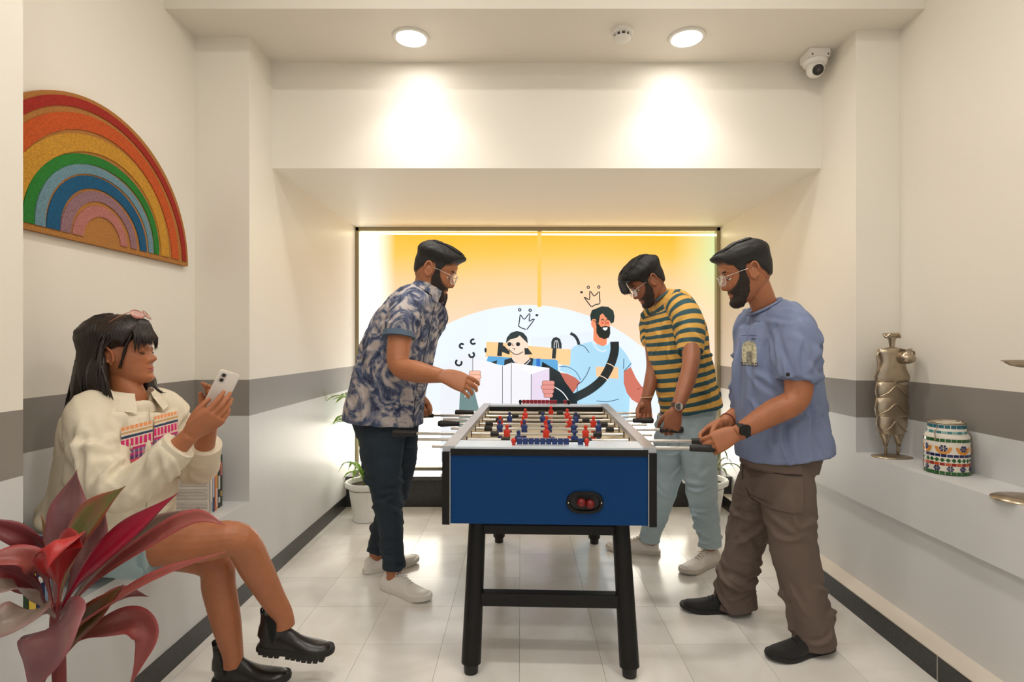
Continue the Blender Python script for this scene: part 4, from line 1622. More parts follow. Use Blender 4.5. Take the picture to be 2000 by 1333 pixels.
# ================= man in the floral shirt =================
SK_A = skin_mat('skin_warm_brown', (174, 112, 76))
HAIR = hair_mat('hair_black', (18, 15, 13), .55)
BEARD = hair_mat('beard_black', (46, 34, 27), 0.8)
hA = Head(J(850, 528, 2.74), (.998, -.05), math.radians(24), 1.09)
RA = V((-.25, -.97, 0))
torsoA = [(846, 571, 2.75, .066, .060), (836, 580, 2.75, .115, .080), (816, 598, 2.75, .180, .115), (792, 645, 2.75, .195, .155), (774, 700, 2.76, .188, .172),
          (761, 750, 2.77, .186, .180), (752, 795, 2.78, .194, .192), (749, 824, 2.78, .198, .198)]
handsA = [dict(wrist=J(864, 735, 2.36), d=(.92, -.05, -.30), n=(.0, .86, -.5), right=True, curl=(.42, .50, .55, .42), size=1.08, thumb=(.35, .55), spread=.10),
          dict(wrist=J(821, 777, 3.138), d=(.28, 0, -.96), n=(.1, -1, 0), right=False, curl=(1.30, 1.35, 1.35, 1.3), size=1.05, thumb=(.3, .9), pip=1.05)]
armsA = [([(790, 605, 2.60), (782, 655, 2.54), (779, 712, 2.49), (815, 727, 2.43), (850, 733, 2.38), (864, 735, 2.36)], [.062, .057, .050, .049, .036, .030]),
         ([(848, 612, 2.93), (826, 670, 3.03), (806, 722, 3.10), (814, 755, 3.12), (821, 777, 3.138)], [.058, .052, .046, .038, .029])]
legsA = [([(752, 815, 2.74), (750, 945, 2.72), (768, 1108, 2.73), (769, 1130, 2.735)], [.08, .055, .038, .040]), ([(775, 815, 2.86), (775, 945, 2.9), (736, 1080, 2.965), (735, 1100, 2.966)], [.08, .055, .038, .040])]
manA = man('person', 'person in a floral short-sleeved shirt reaching over the foosball table', (-.66, 2.8, 0), hA, SK_A, torsoA, RA, armsA, handsA, legsA)
hA.features(manA, SK_A, BEARD)
def offA(th, p):
    top = sstep(.035, .075, p.z)
    front = sstep(.0, .07, p.y) * top
    mid = max(0, 1 - (p.x / .066) ** 2)
    return (.004 + .016 * top + .008 * front * mid + .004 * nz((p.x * 2.5, p.y * .5, p.z), 60) * top, (0, .024 * mid * sstep(.03, .07, p.y) * sstep(.058, .082, p.z), .006 * front * mid))
shA, mbA = hA.shell(hair_mask(HAIRLINE, .013), offA, 'hair', edge_hair('hair_black_a', (18, 15, 13), (174, 112, 76), .6), manA, low=.0012, cut=-1.2)
hA.locks(mbA, top_guides(320, .125, 3, rise=.0), 'hair_strands', HAIR, shA, .0022)
hA.shell(beard_mask(), lambda th, p: (.0042 + .005 * sstep(-.085, -.115, p.z) + .0015 * nz(p, 140), (0, .002 * sstep(-.09, -.115, p.z), -.004 * sstep(-.1, -.12, p.z))), 'beard', edge_hair('beard_a', (40, 29, 23), (174, 112, 76), .8), manA, low=.0012, cut=-1.2)
hA.glasses(manA, SILVER, GLASS, .058, .046, -.006, fwd=.108)
FLORAL = floral()
shirtA = cloth(garment(torsoA, RA, [([(822, 590, 2.69), (797, 604, 2.61), (786, 630, 2.555), (780, 656, 2.53)], [.070, .082, .078, .074]),
                                    ([(838, 600, 2.86), (846, 618, 2.94), (834, 650, 3.0), (826, 672, 3.03)], [.070, .078, .074, .070])]),
               'shirt', FLORAL, manA, disp=folds(.010, 9, 2.0), creases=[(46, (.25, 0, -1), .5, .20, .012, .010, (.88, 1.42), 1), (16, (.6, -.3, .8), .4, .16, .010, .009, (1.05, 1.35), 2)])
CUFF = mat('slate_cuff', (92, 112, 134), 0.8)
MB().tube([J(780.6, 649, 2.533), J(779.4, 659, 2.528)], [.0775, .0765], n=40, sub=1).build('sleeve_cuff', CUFF, shirtA, smooth=True, angle=40)
# turned collar and placket
bvA = bvh_of(shirtA)
n0, n1 = J(847, 566, 2.75), J(837, 582, 2.75)
Tn = (n0 - n1).normalized()
Sx = (RA - Tn * RA.dot(Tn)).normalized()
Fx = Sx.cross(Tn)
if Fx.x < 0:
    Fx = -Fx
cr = []
for rr, up, k_ in ((.076, -.022, 1.0), (.072, .006, 1.0), (.071, .024, 1.0), (.077, .026, 1.0), (.090, .006, 1.0), (.102, -.020, 1.0)):
    ring_ = []
    for q in range(33):
        a = math.radians(34) + math.radians(292) * q / 32
        ring_.append(n0.lerp(n1, .12) - Fx * .006 + Fx * (rr * k_ * math.cos(a)) + Sx * (rr * math.sin(a)) + Tn * (up - .020 * (1 if abs(q - 16) > 13 else 0) * (rr > .09)))
    cr.append(ring_)
cm = MB()
for i in range(len(cr) - 1):
    o = len(cm.v)
    cm.add(cr[i] + cr[i + 1], [(k, k + 1, 33 + k + 1, 33 + k) for k in range(32)])
cm.build('collar', FLORAL, shirtA, smooth=True)
surf_line(bvA, [J(857, 598, 2.64), J(851, 650, 2.60), J(838, 720, 2.58), J(826, 790, 2.58), J(820, 828, 2.58)], (-.5, .86, 0), .0022, 'placket_edge', mat('placket_dark', (40, 48, 70), 0.8), shirtA)
for px_, py_ in ((850, 625), (843, 665), (836, 708), (829, 752), (824, 795)):
    hit = bvA.ray_cast(J(px_ - 3, py_, 2.45), V((-.35, .93, 0)), .6)
    if hit[0] is not None:
        MB().ball(hit[0], .0055, 10, 6).build('button', mat('button_dark', (46, 40, 40), 0.4), shirtA, smooth=True)
JEANS_A = denim('dark_teal_jeans', (30, 44, 56))
cloth([([J(755, 785, 2.79), J(755, 815, 2.79), J(757, 850, 2.79)], [(.165, .165), (.168, .170), (.150, .150)], RA, 2.2),
       ([J(754, 815, 2.735), J(746, 870, 2.72), J(752, 945, 2.71), J(762, 1020, 2.72), J(768, 1085, 2.73), J(769, 1110, 2.73)], [.108, .110, .080, .064, .053, .055], None, 2.0),
       ([J(772, 815, 2.86), J(778, 870, 2.88), J(774, 945, 2.91), J(752, 1020, 2.945), J(737, 1070, 2.965), J(735, 1078, 2.966)], [.105, .104, .078, .062, .052, .052], None, 2.0)],
      'jeans', JEANS_A, manA, disp=folds(.006, 12, 5.0, 1.2), creases=[(34, (1, .2, .25), .35, .13, .010, .010, (.1, .75), 8), (14, (1, 0, -.3), .3, .14, .010, .011, (.42, .62), 9), (16, (1, 0, .1), .3, .11, .008, .010, (.1, .3), 10)])
WSH = (mat('white_leather', (236, 230, 222), 0.45, noise_amt=.03), mat('white_sole', (228, 222, 212), 0.55), mat('white_lace', (240, 236, 228), 0.8))
def shoe_pair(parent, specs, mats, style):
    for heel, dr, L in specs:
        shoe(parent, heel, dr, L, mats, style)
shoe_pair(manA, [(FL(749, 1148), (.85, -.52, 0), .30), (FL(712, 1121), (.84, .53, 0), .30)], WSH, 'sneaker')

# ================= man in the striped jersey =================
SK_B = skin_mat('skin_deep_brown', (152, 94, 64))
hB = Head(J(1262, 550, 3.0), (-.99, -.10), math.radians(36), 1.02)
RB = V((-.43, .90, 0))
torsoB = [(1288, 582, 3.02, .064, .060), (1297, 589, 3.02, .112, .078), (1308, 603, 3.02, .165, .105), (1320, 650, 3.02, .176, .140), (1327, 700, 3.02, .170, .148),
          (1337, 750, 3.02, .168, .150), (1346, 785, 3.02, .172, .154), (1349, 801, 3.02, .175, .157)]
handsB = [dict(wrist=J(1322, 799, 2.612), d=(-.25, 0, -.97), n=(0, 1, .0), right=False, curl=(.45, .52, .56, .60), size=1.04, thumb=(.45, .5), pip=2.4),
          dict(wrist=J(1262, 781, 2.988), d=(-.12, 0, -.99), n=(0, -1, 0), right=True, curl=(.8, .85, .9, .9), size=1.02, thumb=(.4, .7), pip=1.7)]
armsB = [([(1338, 612, 2.87), (1348, 660, 2.81), (1349, 712, 2.72), (1338, 755, 2.66), (1326, 788, 2.62), (1322, 799, 2.612)], [.056, .050, .043, .040, .031, .028]),
         ([(1274, 625, 3.17), (1276, 675, 3.13), (1277, 715, 3.07), (1271, 748, 3.02), (1262, 781, 2.988)], [.056, .048, .042, .038, .029])]
legsB = [([(1362, 815, 2.98), (1368, 935, 2.99), (1387, 1070, 3.05)], [.08, .055, .042]), ([(1315, 815, 3.09), (1300, 935, 3.16), (1268, 1060, 3.21)], [.08, .055, .042])]
manB = man('person', 'person in a mustard and teal striped t-shirt bending over the rods', (.95, 3.1, 0), hB, SK_B, torsoB, RB, armsB, handsB, legsB)
hB.features(manB, SK_B, BEARD)
def offB(th, p):
    top = sstep(.02, .07, p.z)
    front = sstep(.02, .08, p.y) * top
    mid = max(0, 1 - (p.x / .07) ** 2)
    return (.008 + .020 * top + .010 * front * mid + .006 * nz(p, 45) * top, (0, .020 * mid * sstep(.04, .08, p.y) * sstep(.05, .075, p.z), 0))
LINE_B = [(0, .050), (28, .048), (44, .040), (60, .028), (68, .000), (80, -.004), (86, .020), (100, .018), (112, -.016), (135, -.052), (180, -.062)]
shB, mbB = hB.shell(hair_mask(LINE_B), offB, 'hair', edge_hair('hair_black_b', (18, 15, 13), (152, 94, 64), .6), manB, low=.0012, cut=-1.2)
hB.locks(mbB, top_guides(340, .135, 5, rise=.0, droop=.05), 'hair_strands', HAIR, shB, .0028, .003)
fr = []
rnd = random.Random(11)
for i in range(46):        # fringe hanging over the forehead
    x = rnd.uniform(-.055, .055)
    L = rnd.uniform(.03, .055)
    fr.append(([(x, .085, .085), (x * 1.04, .112, .078), (x * 1.08 + rnd.uniform(-.006, .006), .124, .066 - L * .3), (x * 1.1 + rnd.uniform(-.01, .01), .126, .062 - L * .8), (x * 1.1 + rnd.uniform(-.012, .012), .122, .06 - L * 1.15)], [0, .3, .8, 1, 1]))
hB.locks(mbB, fr, 'fringe', HAIR, shB, .0045)
hB.shell(beard_mask(), lambda th, p: (.003 + .004 * sstep(-.085, -.115, p.z) + .001 * nz(p, 140), (0, 0, 0)), 'beard', edge_hair('beard_b', (44, 31, 24), (152, 94, 64), .8, -.8, 1.6), manB, low=.0012, cut=-1.2)
hB.glasses(manB, SILVER, GLASS, .056, .044, -.006, fwd=.108, square=2.4)
STRIPE = striped()
teeB = cloth(garment(torsoB, RB, [([(1318, 593, 2.95), (1336, 612, 2.88), (1346, 650, 2.83), (1347, 690, 2.795)], [.070, .078, .074, .066]),
                                  ([(1290, 600, 3.10), (1274, 625, 3.17), (1274, 655, 3.16), (1275, 672, 3.14)], [.068, .074, .070, .066])]),
             't_shirt', STRIPE, manB, disp=folds(.009, 9, 12.0), creases=[(36, (.3, 0, -1), .5, .18, .012, .010, (.93, 1.4), 3), (14, (.7, -.3, .5), .3, .15, .010, .009, (.93, 1.2), 4)])
collar_ring(J(1287, 581, 3.02), RB, J(1286, 578, 3.02) - J(1297, 592, 3.02), .068, .064, .006, 'neckband', mat('teal_rib', (56, 92, 102), 0.8), teeB)
JEANS_B = denim('pale_blue_jeans', (176, 194, 200), 0.1)
cloth([([J(1345, 775, 3.03), J(1345, 800, 3.03), J(1343, 835, 3.04)], [(.150, .138), (.152, .140), (.135, .128)], RB, 2.2),
       ([J(1360, 810, 2.98), J(1364, 870, 2.975), J(1368, 935, 2.98), J(1377, 1000, 3.01), J(1386, 1050, 3.045), J(1387, 1066, 3.05)], [.102, .100, .088, .074, .062, .064], None, 2.0),
       ([J(1318, 815, 3.09), J(1310, 870, 3.12), J(1301, 935, 3.16), J(1284, 1000, 3.19), J(1270, 1045, 3.21), J(1268, 1056, 3.215)], [.098, .096, .082, .070, .060, .062], None, 2.0)],
      'jeans', JEANS_B, manB, disp=folds(.007, 12, 21.0, .8), creases=[(40, (1, .2, .3), .4, .14, .011, .010, (.12, .8), 11), (22, (1, 0, .1), .3, .12, .009, .011, (.12, .34), 12)])
BSH = (mat('offwhite_leather', (222, 214, 204), 0.5, noise_amt=.05), mat('offwhite_sole', (204, 194, 180), 0.6), mat('cream_lace', (206, 192, 174), 0.8))
shoe_pair(manB, [(FL(1402, 1099), (-.83, -.55, 0), .30), (FL(1287, 1083), (-.95, .25, 0), .30)], BSH, 'sneaker')
# wrist watch and bracelet
wd_ = V((-.25, 0, -.97)).normalized()
wc = J(1324, 793, 2.614)
watch = MB().tube([wc - wd_ * .010, wc + wd_ * .010], [(.0335, .027)] * 2, side=(1, 0, 0), n=28, sub=1).build('watch', mat('brown_strap', (84, 58, 46), 0.6), manB, smooth=True, angle=40)
MB().cyl(wc + V((-.004, -.026, 0)), wc + V((-.005, -.035, 0)), .019, 24).build('watch_case', SILVER, watch, smooth=True, angle=40)
MB().cyl(wc + V((-.005, -.034, 0)), wc + V((-.005, -.0358, 0)), .016, 24).build('watch_dial', mat('watch_dial', (96, 92, 88), 0.2), watch)
bc = J(1263, 776, 2.99)
pts = [bc + V((.034 * math.cos(2 * math.pi * k / 24), .028 * math.sin(2 * math.pi * k / 24), .004 * math.cos(2 * math.pi * k / 24))) for k in range(25)]
MB().tube(pts, [.0024] * 25, n=8, sub=1).build('bracelet', mat('pale_thread', (216, 186, 150), 0.7), manB, smooth=True)

# ================= man in the grey-blue t-shirt =================
SK_C = skin_mat('skin_tan', (170, 107, 71))
hC = Head(J(1456, 531, 2.33), (-.975, .16), math.radians(19), 1.06)
RC = V((-.16, .987, 0))
torsoC = [(1494, 600, 2.35, .066, .062), (1501, 611, 2.35, .118, .082), (1509, 630, 2.35, .176, .112), (1514, 690, 2.35, .188, .155), (1516, 750, 2.35, .190, .168),
          (1520, 815, 2.35, .194, .175), (1526, 862, 2.35, .198, .182), (1529, 886, 2.35, .200, .184)]
handsC = [dict(wrist=J(1441, 847, 2.138), d=(-.90, .06, -.42), n=(.05, .92, -.40), right=False, curl=(.42, .48, .52, .56), size=1.04, thumb=(.20, .75), pip=2.3),
          dict(wrist=J(1416, 826, 2.372), d=(-.86, -.05, -.50), n=(-.05, -.75, -.66), right=True, curl=(.30, .42, .5, .56), size=1.04, thumb=(.30, .6), pip=2.2)]
armsC = [([(1548, 645, 2.19), (1557, 712, 2.14), (1556, 778, 2.115), (1510, 806, 2.12), (1460, 835, 2.13), (1441, 847, 2.138)], [.064, .058, .050, .049, .036, .031]),
         ([(1470, 648, 2.50), (1478, 720, 2.53), (1476, 785, 2.52), (1446, 806, 2.44), (1416, 826, 2.372)], [.060, .054, .048, .042, .030])]
legsC = [([(1542, 885, 2.27), (1548, 1060, 2.23), (1594, 1240, 2.2)], [.08, .058, .045]), ([(1492, 885, 2.42), (1455, 1050, 2.48), (1432, 1170, 2.52)], [.08, .058, .045])]
manC = man('person', 'person in a grey-blue printed t-shirt and brown cargo trousers holding two rod handles', (1.08, 2.34, 0), hC, SK_C, torsoC, RC, armsC, handsC, legsC)
hC.features(manC, SK_C, BEARD)
def offC(th, p):
    top = sstep(.03, .075, p.z)
    front = sstep(.03, .08, p.y) * top
    mid = max(0, 1 - (p.x / .066) ** 2)
    return (.007 + .010 * top + .010 * front * mid + .003 * nz((p.x * 2.5, p.y * .5, p.z), 60) * top, (0, .024 * mid * sstep(.035, .075, p.y) * sstep(.056, .080, p.z), .0))
shC, mbC = hC.shell(hair_mask(), offC, 'hair', edge_hair('hair_black_c', (18, 15, 13), (170, 107, 71), .6), manC, low=.0012, cut=-1.2)
hC.locks(mbC, top_guides(320, .120, 9, rise=.0), 'hair_strands', HAIR, shC, .0020)
hC.shell(beard_mask(), lambda th, p: (.0042 + .005 * sstep(-.085, -.115, p.z) + .0015 * nz(p, 140), (0, .002 * sstep(-.09, -.115, p.z), -.003 * sstep(-.1, -.12, p.z))), 'beard', edge_hair('beard_c', (40, 29, 23), (170, 107, 71), .8), manC, low=.0012, cut=-1.2)
hC.glasses(manC, SILVER, GLASS, .056, .042, -.006, fwd=.108)
TEE_C = mat('grey_blue_jersey', (122, 134, 166), 0.85, noise_amt=.06, noise_scale=9, bump=.15, bump_scale=300)
teeC = cloth(garment(torsoC, RC, [([(1524, 622, 2.28), (1548, 645, 2.195), (1555, 692, 2.15), (1554, 744, 2.13)], [.074, .086, .082, .074]),
                                  ([(1488, 624, 2.42), (1468, 650, 2.50), (1474, 700, 2.53), (1477, 730, 2.53)], [.072, .082, .078, .072])]),
             't_shirt', TEE_C, manC, disp=folds(.009, 8, 31.0, .22), creases=[(60, (.1, 0, -1), .35, .26, .013, .011, (.83, 1.36), 5), (18, (.5, -.3, -.8), .4, .16, .012, .011, (1.0, 1.36), 6, (J(1545, 680, 2.1), .2)), (14, (.6, -.4, .5), .3, .2, .012, .012, (.84, 1.0), 7)])
collar_ring(J(1493, 599, 2.35), RC, J(1492, 596, 2.35) - J(1501, 612, 2.35), .071, .068, .006, 'neckband', TEE_C, teeC)
bvC = bvh_of(teeC)
ctr = W(1463, 690, 2.2)
gm = mat('tee_graphic', (184, 178, 150), 0.8, noise_amt=.5, noise_scale=70)
ry = V((.40, .916, 0))
patch(bvC, ctr, V((.026, -.011, 0)), V((0, 0, .052)), lambda a, b: abs(a) <= 1 and (b < .45 or a * a + ((b - .45) / .55) ** 2 <= 1.02), .0016, 'printed_arch', gm, teeC, ry, 18)
gi = mat('tee_graphic_ink', (62, 66, 84), 0.8)
patch(bvC, W(1463, 700, 2.2), V((.010, -.004, 0)), V((0, 0, .026)), lambda a, b: True, .0022, 'printed_doorway', mat('tee_graphic_dark', (128, 124, 112), 0.8, noise_amt=.5, noise_scale=120), teeC, ry, 8)
for k in range(5):
    patch(bvC, W(1449 + k * 7, 713, 2.2), V((.0045, -.0018, 0)), V((0, 0, .007)), lambda a, b: abs(a) > .35 or abs(b) > .3, .0018, 'printed_letter', gi, teeC, ry, 6)
surf_line(bvC, [W(1444, 655, 2.2), W(1460, 654, 2.2), W(1478, 656, 2.2)], ry, .0008, 'printed_rule', gi, teeC)
patch(bvC, W(1472, 662, 2.2), V((.008, -.003, 0)), V((0, 0, .002)), lambda a, b: True, .0018, 'printed_caption', gi, teeC, ry, 4)
MB().box(tuple(J(1539, 732, 2.052) - V((.006, .002, .007))), tuple(J(1539, 732, 2.052) + V((.006, .004, .007))), .001).build('sleeve_tag', mat('sleeve_tag_black', (30, 28, 28), 0.6), teeC)
CARGO = mat('brown_twill', (104, 88, 78), 0.85, noise_amt=.08, noise_scale=8, bump=.25, bump_scale=380)
pantC = cloth([([J(1524, 850, 2.345), J(1523, 880, 2.345), J(1520, 915, 2.34)], [(.160, .140), (.166, .150), (.158, .146)], RC, 2.2),
               ([J(1538, 895, 2.275), J(1540, 960, 2.25), J(1547, 1055, 2.235), J(1566, 1140, 2.215), J(1585, 1215, 2.2), J(1590, 1256, 2.2)], [.092, .104, .092, .082, .080, .086], None, 2.0),
               ([J(1500, 895, 2.41), J(1482, 960, 2.45), J(1458, 1050, 2.485), J(1440, 1120, 2.505), J(1434, 1165, 2.515), J(1434, 1187, 2.515)], [.090, .100, .088, .078, .082, .090], None, 2.0)],
              'cargo_trousers', CARGO, manC, disp=folds(.009, 10, 41.0, .6), creases=[(36, (1, .1, -.5), .5, .20, .013, .009, (.1, .68), 13), (14, (1, 0, .25), .3, .18, .012, .010, (.38, .56), 14), (26, (1, .2, .1), .3, .16, .011, .013, (.06, .26), 15)])
bvP = bvh_of(pantC)
patch(bvP, W(1537, 958, 2.12), V((.075, 0, 0)), V((0, 0, .095)), lambda a, b: True, .006, 'cargo_pocket', CARGO, pantC, (0, 1, 0), 16)
patch(bvP, W(1537, 918, 2.12), V((.079, 0, 0)), V((0, 0, .030)), lambda a, b: True, .010, 'pocket_flap', CARGO, pantC, (0, 1, 0), 14)
SEAM = mat('seam_dark', (52, 42, 37), 0.9)
surf_line(bvP, [W(1502, 934, 2.12), W(1508, 970, 2.12), W(1517, 1004, 2.12)], (0, 1, 0), .0022, 'pocket_seam', SEAM, pantC, .008)
surf_line(bvP, [W(1502, 933, 2.12), W(1537, 934, 2.12), W(1574, 933, 2.12)], (0, 1, 0), .0018, 'pocket_seam', SEAM, pantC, .010)
CSH = (mat('black_suede', (22, 20, 20), 0.85, sheen=.2), mat('black_sole', (26, 24, 23), 0.6), mat('black_lace', (30, 30, 30), 0.8))
shoe_pair(manC, [(FL(1622, 1266), (-.96, -.28, 0), .30), (FL(1462, 1196), (-.99, .10, 0), .30)], CSH, 'suede')
# smart watch, thread bracelet
ax = (J(1460, 835, 2.13) - J(1441, 847, 2.138)).normalized()
wc = J(1452, 840, 2.133)
watch = MB().tube([wc - ax * .011, wc + ax * .011], [(.0375, .034)] * 2, side=(0, 1, 0), n=28, sub=1).build('smart_watch', mat('black_strap', (20, 19, 20), 0.45), manC, smooth=True, angle=40)
fc = wc + V((-.008, -.036, .004))
MB().tube([fc + V((0, .004, 0)), fc - V((0, .006, 0))], [.022, .020], n=24, sub=1, sq=4).build('watch_screen', mat('watch_black', (12, 12, 14), 0.12), watch, smooth=True, angle=40)
ax2 = (J(1446, 806, 2.44) - J(1416, 826, 2.372)).normalized()
bc = J(1421, 822, 2.384)
MB().tube([bc - ax2 * .003, bc + ax2 * .003], [.0345, .0345], n=24, sub=1).build('bracelet', mat('red_thread', (92, 26, 26), 0.7), manC, smooth=True)
# ------------------------------------------------------------------ seated woman with the phone
SK_W = skin_mat('skin_golden_brown', (172, 107, 70))
HAIRW = hair_mat('hair_dark_brown', (34, 23, 18), 0.38)
hW = Head(J(240, 688, 1.80), (.985, .17), math.radians(-6), .91, nose=.95, female=True)
RW = V((-.36, -.93, 0))
torsoW = [(256, 774, 1.80, .056, .052), (253, 782, 1.80, .092, .066), (247, 797, 1.80, .140, .090), (241, 850, 1.80, .160, .125), (233, 905, 1.81, .158, .130),
          (224, 955, 1.82, .162, .135), (216, 1000, 1.82, .172, .142), (213, 1018, 1.82, .176, .145)]
handsW = [dict(wrist=J(371, 850, 1.625), d=(.76, .18, .62), n=(-.35, .72, .45), right=True, curl=(.30, .36, .42, .50), size=.93, thumb=(.35, .25), spread=.03, pip=.8),
          dict(wrist=J(410, 832, 1.80), d=(.30, -.12, .94), n=(-.15, -.75, .10), right=False, curl=(.35, .42, .50, .60), size=.93, thumb=(.25, .3), spread=.04, pip=.9)]
armsW = [([(172, 805, 1.69), (194, 885, 1.635), (232, 962, 1.60), (290, 926, 1.605), (347, 874, 1.62), (371, 850, 1.625)], [.046, .042, .038, .038, .029, .025]),
         ([(318, 797, 1.92), (352, 855, 1.95), (385, 915, 1.93), (398, 875, 1.86), (410, 832, 1.80)], [.046, .042, .038, .033, .025])]
legsW = [([(208, 1058, 1.74), (300, 1058, 1.765), (400, 1058, 1.80), (466, 1056, 1.83), (500, 1110, 1.895), (532, 1168, 1.955), (551, 1200, 1.985), (556, 1225, 1.99)],
          [(.082, .082), (.080, .080), (.066, .066), (.055, .055), (.052, .052), (.042, .042), (.036, .036), (.036, .036)]),
         ([(235, 1052, 1.93), (330, 1072, 1.92), (415, 1098, 1.90), (428, 1150, 1.915), (442, 1215, 1.94), (453, 1270, 1.96), (455, 1300, 1.965)],
          [.076, .070, .056, .054, .048, .037, .036])]
woman = man('person', 'person in a cream jacket and denim shorts seated on the ledge with a phone', (-1.25, 1.85, 0), hW, SK_W, torsoW, RW, armsW, handsW, legsW)
hW.features(woman, SK_W, hair_mat('brow_brown', (48, 32, 25), .7), lip=(178, 84, 80), female=True)
LINE_W = [(0, .052), (28, .052), (44, .036), (58, .018), (66, .004), (80, .006), (95, -.01), (110, -.07), (180, -.09)]
def offW(th, p):
    top = sstep(.0, .07, p.z)
    return (.012 + .018 * top + .004 * nz(p, 40), (0, -.012 * sstep(.02, -.05, p.y) * sstep(-.06, .02, p.z), 0))
shW, mbW = hW.shell(hair_mask(LINE_W, .035), offW, 'hair', HAIRW, woman)
# long falling mass
hm = MB()
hm.tube([J(222, 650, 1.815), J(200, 690, 1.81), J(184, 735, 1.80), J(168, 772, 1.785), J(146, 793, 1.77)], [(.062, .055), (.078, .056), (.076, .048), (.064, .036), (.030, .018)], side=(.1, -1, 0), n=28, sub=6)
hm.tube([J(196, 690, 1.735), J(190, 735, 1.72), J(196, 768, 1.715), J(208, 786, 1.71)], [.024, .032, .024, .008], n=18, sub=6)
hm.tube([J(270, 715, 1.885), J(284, 745, 1.885), J(296, 764, 1.88), J(310, 772, 1.875)], [.024, .030, .020, .006], n=18, sub=6)
me, _ = melt(hm, .006, 5)
finish(me, 'hair_length', HAIRW, shW, None, lambda p, n_: .004 * nz((p.x * 2.2, p.y * 2.2, p.z * .3), 30, 3))
# strands: crown to shoulders, plus fringe and loose wisps
rnd = random.Random(21)
sm = MB()
for i in range(170):
    t = rnd.random()
    px0, py0, d0 = rnd.uniform(195, 240), rnd.uniform(632, 660), rnd.uniform(1.73, 1.84)
    e = rnd.uniform(0, 1)
    ex, ey = lerp(126, 216, e) + rnd.uniform(-8, 8), lerp(792, 778, e) + rnd.uniform(-12, 8)
    dd = lerp(1.785, 1.705, e) + rnd.uniform(-.02, .02)
    mx = lerp(156, 200, e)
    pts = [J(lerp(px0, mx, .35), lerp(py0, 690, .3), lerp(d0, dd, .3) - .02), J(mx + rnd.uniform(-5, 5), 690, lerp(d0, dd, .6) - .02), J(lerp(mx, ex, .4) - 3, 738, dd - .012), J(lerp(mx, ex, .75), 770, dd - .006), J(ex, ey, dd)]
    r_ = rnd.uniform(.0025, .0055)
    sm.tube(pts, [r_ * .5, r_, r_, r_ * .8, r_ * .1], n=5, sub=3)
for i in range(14):
    pts = [J(278 + rnd.uniform(-5, 8), 730, 1.875), J(292 + rnd.uniform(-8, 8), 752, 1.88), J(306 + rnd.uniform(-12, 10), 766, 1.88), J(316 + rnd.uniform(-14, 12), 768 + rnd.uniform(-8, 8), 1.875)]
    sm.tube(pts, [.003, .004, .003, .0004], n=5, sub=3)
sm.build('hair_strands', HAIRW, shW, smooth=True)
fr = []
for i in range(84):
    x = rnd.uniform(-.066, .068)
    o = abs(x) / .062
    zt = lerp(.024, .0, o * o) + rnd.uniform(-.010, .008)
    yf = .104 - .030 * o * o
    fr.append(([(x * .6, .04, .125), (x * .85, yf - .022, .100), (x * .97, yf + .002, .070), (x * 1.04 + rnd.uniform(-.004, .004), yf + .007, .040), (x * 1.08 + rnd.uniform(-.006, .006), yf + .004, zt)], [0, 0, .5, 1, 1]))
for s in (-1, 1):
    for i in range(7):
        x = s * (.066 + rnd.uniform(0, .008))
        fr.append(([(s * .045, .045, .10), (s * .066, .058, .06), (x + s * .006, .052, .02), (x + s * .004, .034, -.025), (x, .020 + rnd.uniform(-.01, .01), -.062)], [0, .2, .8, 1, 1]))
cr_ = []
for i in range(130):        # strands from the crown over the sides and the back
    a = math.radians(rnd.uniform(98, 190))
    sx_ = 1 if rnd.random() < .7 else -1
    sa, ca = math.sin(a) * sx_, math.cos(a)
    L = rnd.uniform(.13, .19)
    cr_.append(([(.012 * sa, -.01 + .012 * ca, .14), (.045 * sa, -.015 + .06 * ca, .125), (.080 * sa, -.015 + .098 * ca, .075), (.094 * sa, -.018 + .118 * ca, .015), (.097 * sa, -.022 + .124 * ca, -.05), (.095 * sa + rnd.uniform(-.008, .008), -.026 + .122 * ca, -L)], [0, 0, .1, .75, 1, 1]))
hW.locks(mbW, cr_, 'hair_strands', HAIRW, shW, .0036)
hW.locks(mbW, fr, 'fringe', HAIRW, shW, .0030)
# rose sunglasses pushed up on the hair
g2 = Head(hW.w((0, -.006, .085)), (.985, .17), math.radians(-34), .95)
g2.glasses(woman, mat('rose_gold', (196, 132, 116), .3, metal=.8), mat('rose_lens', (206, 120, 118), .1, alpha=.55), .052, .034, .0, fwd=.094, square=2.6)
# jacket
JACK = mat('cream_cotton', (226, 214, 190), 0.85, noise_amt=.03, noise_scale=6, bump=.2, bump_scale=320)
torsoJ = [(r_[0], r_[1], r_[2], r_[3] * 1.08 + .004, r_[4] * 1.10 + .004) for r_ in torsoW]
jacket = cloth(garment(torsoJ, RW, [([(222, 792, 1.75), (176, 808, 1.69), (192, 886, 1.638), (232, 960, 1.603), (290, 927, 1.606), (343, 879, 1.618)], [.054, .068, .067, .062, .053, .048]),
                                    ([(285, 790, 1.87), (316, 800, 1.92), (350, 858, 1.95), (384, 912, 1.93), (398, 885, 1.875)], [.056, .070, .066, .060, .052])]),
               'jacket', JACK, woman, disp=folds(.010, 9, 51.0, .6), creases=[(50, (.2, 0, -1), .6, .20, .013, .008, (.6, 1.04), 16), (20, (.5, .3, .8), .4, .17, .012, .009, (.75, 1.04), 17, (J(215, 890, 1.6), .16)), (12, (.3, 0, 1), .4, .14, .010, .007, (.75, 1.0), 18, (J(300, 900, 1.6), .12))])
bvJ = bvh_of(jacket)
tm = MB().tube([J(*r_[:3]) for r_ in torsoJ], [(r_[3], r_[4]) for r_ in torsoJ], side=RW, n=40, sub=8, sq=2.25)
bvT = BVHTree.FromPolygons(tm.v, tm.f)
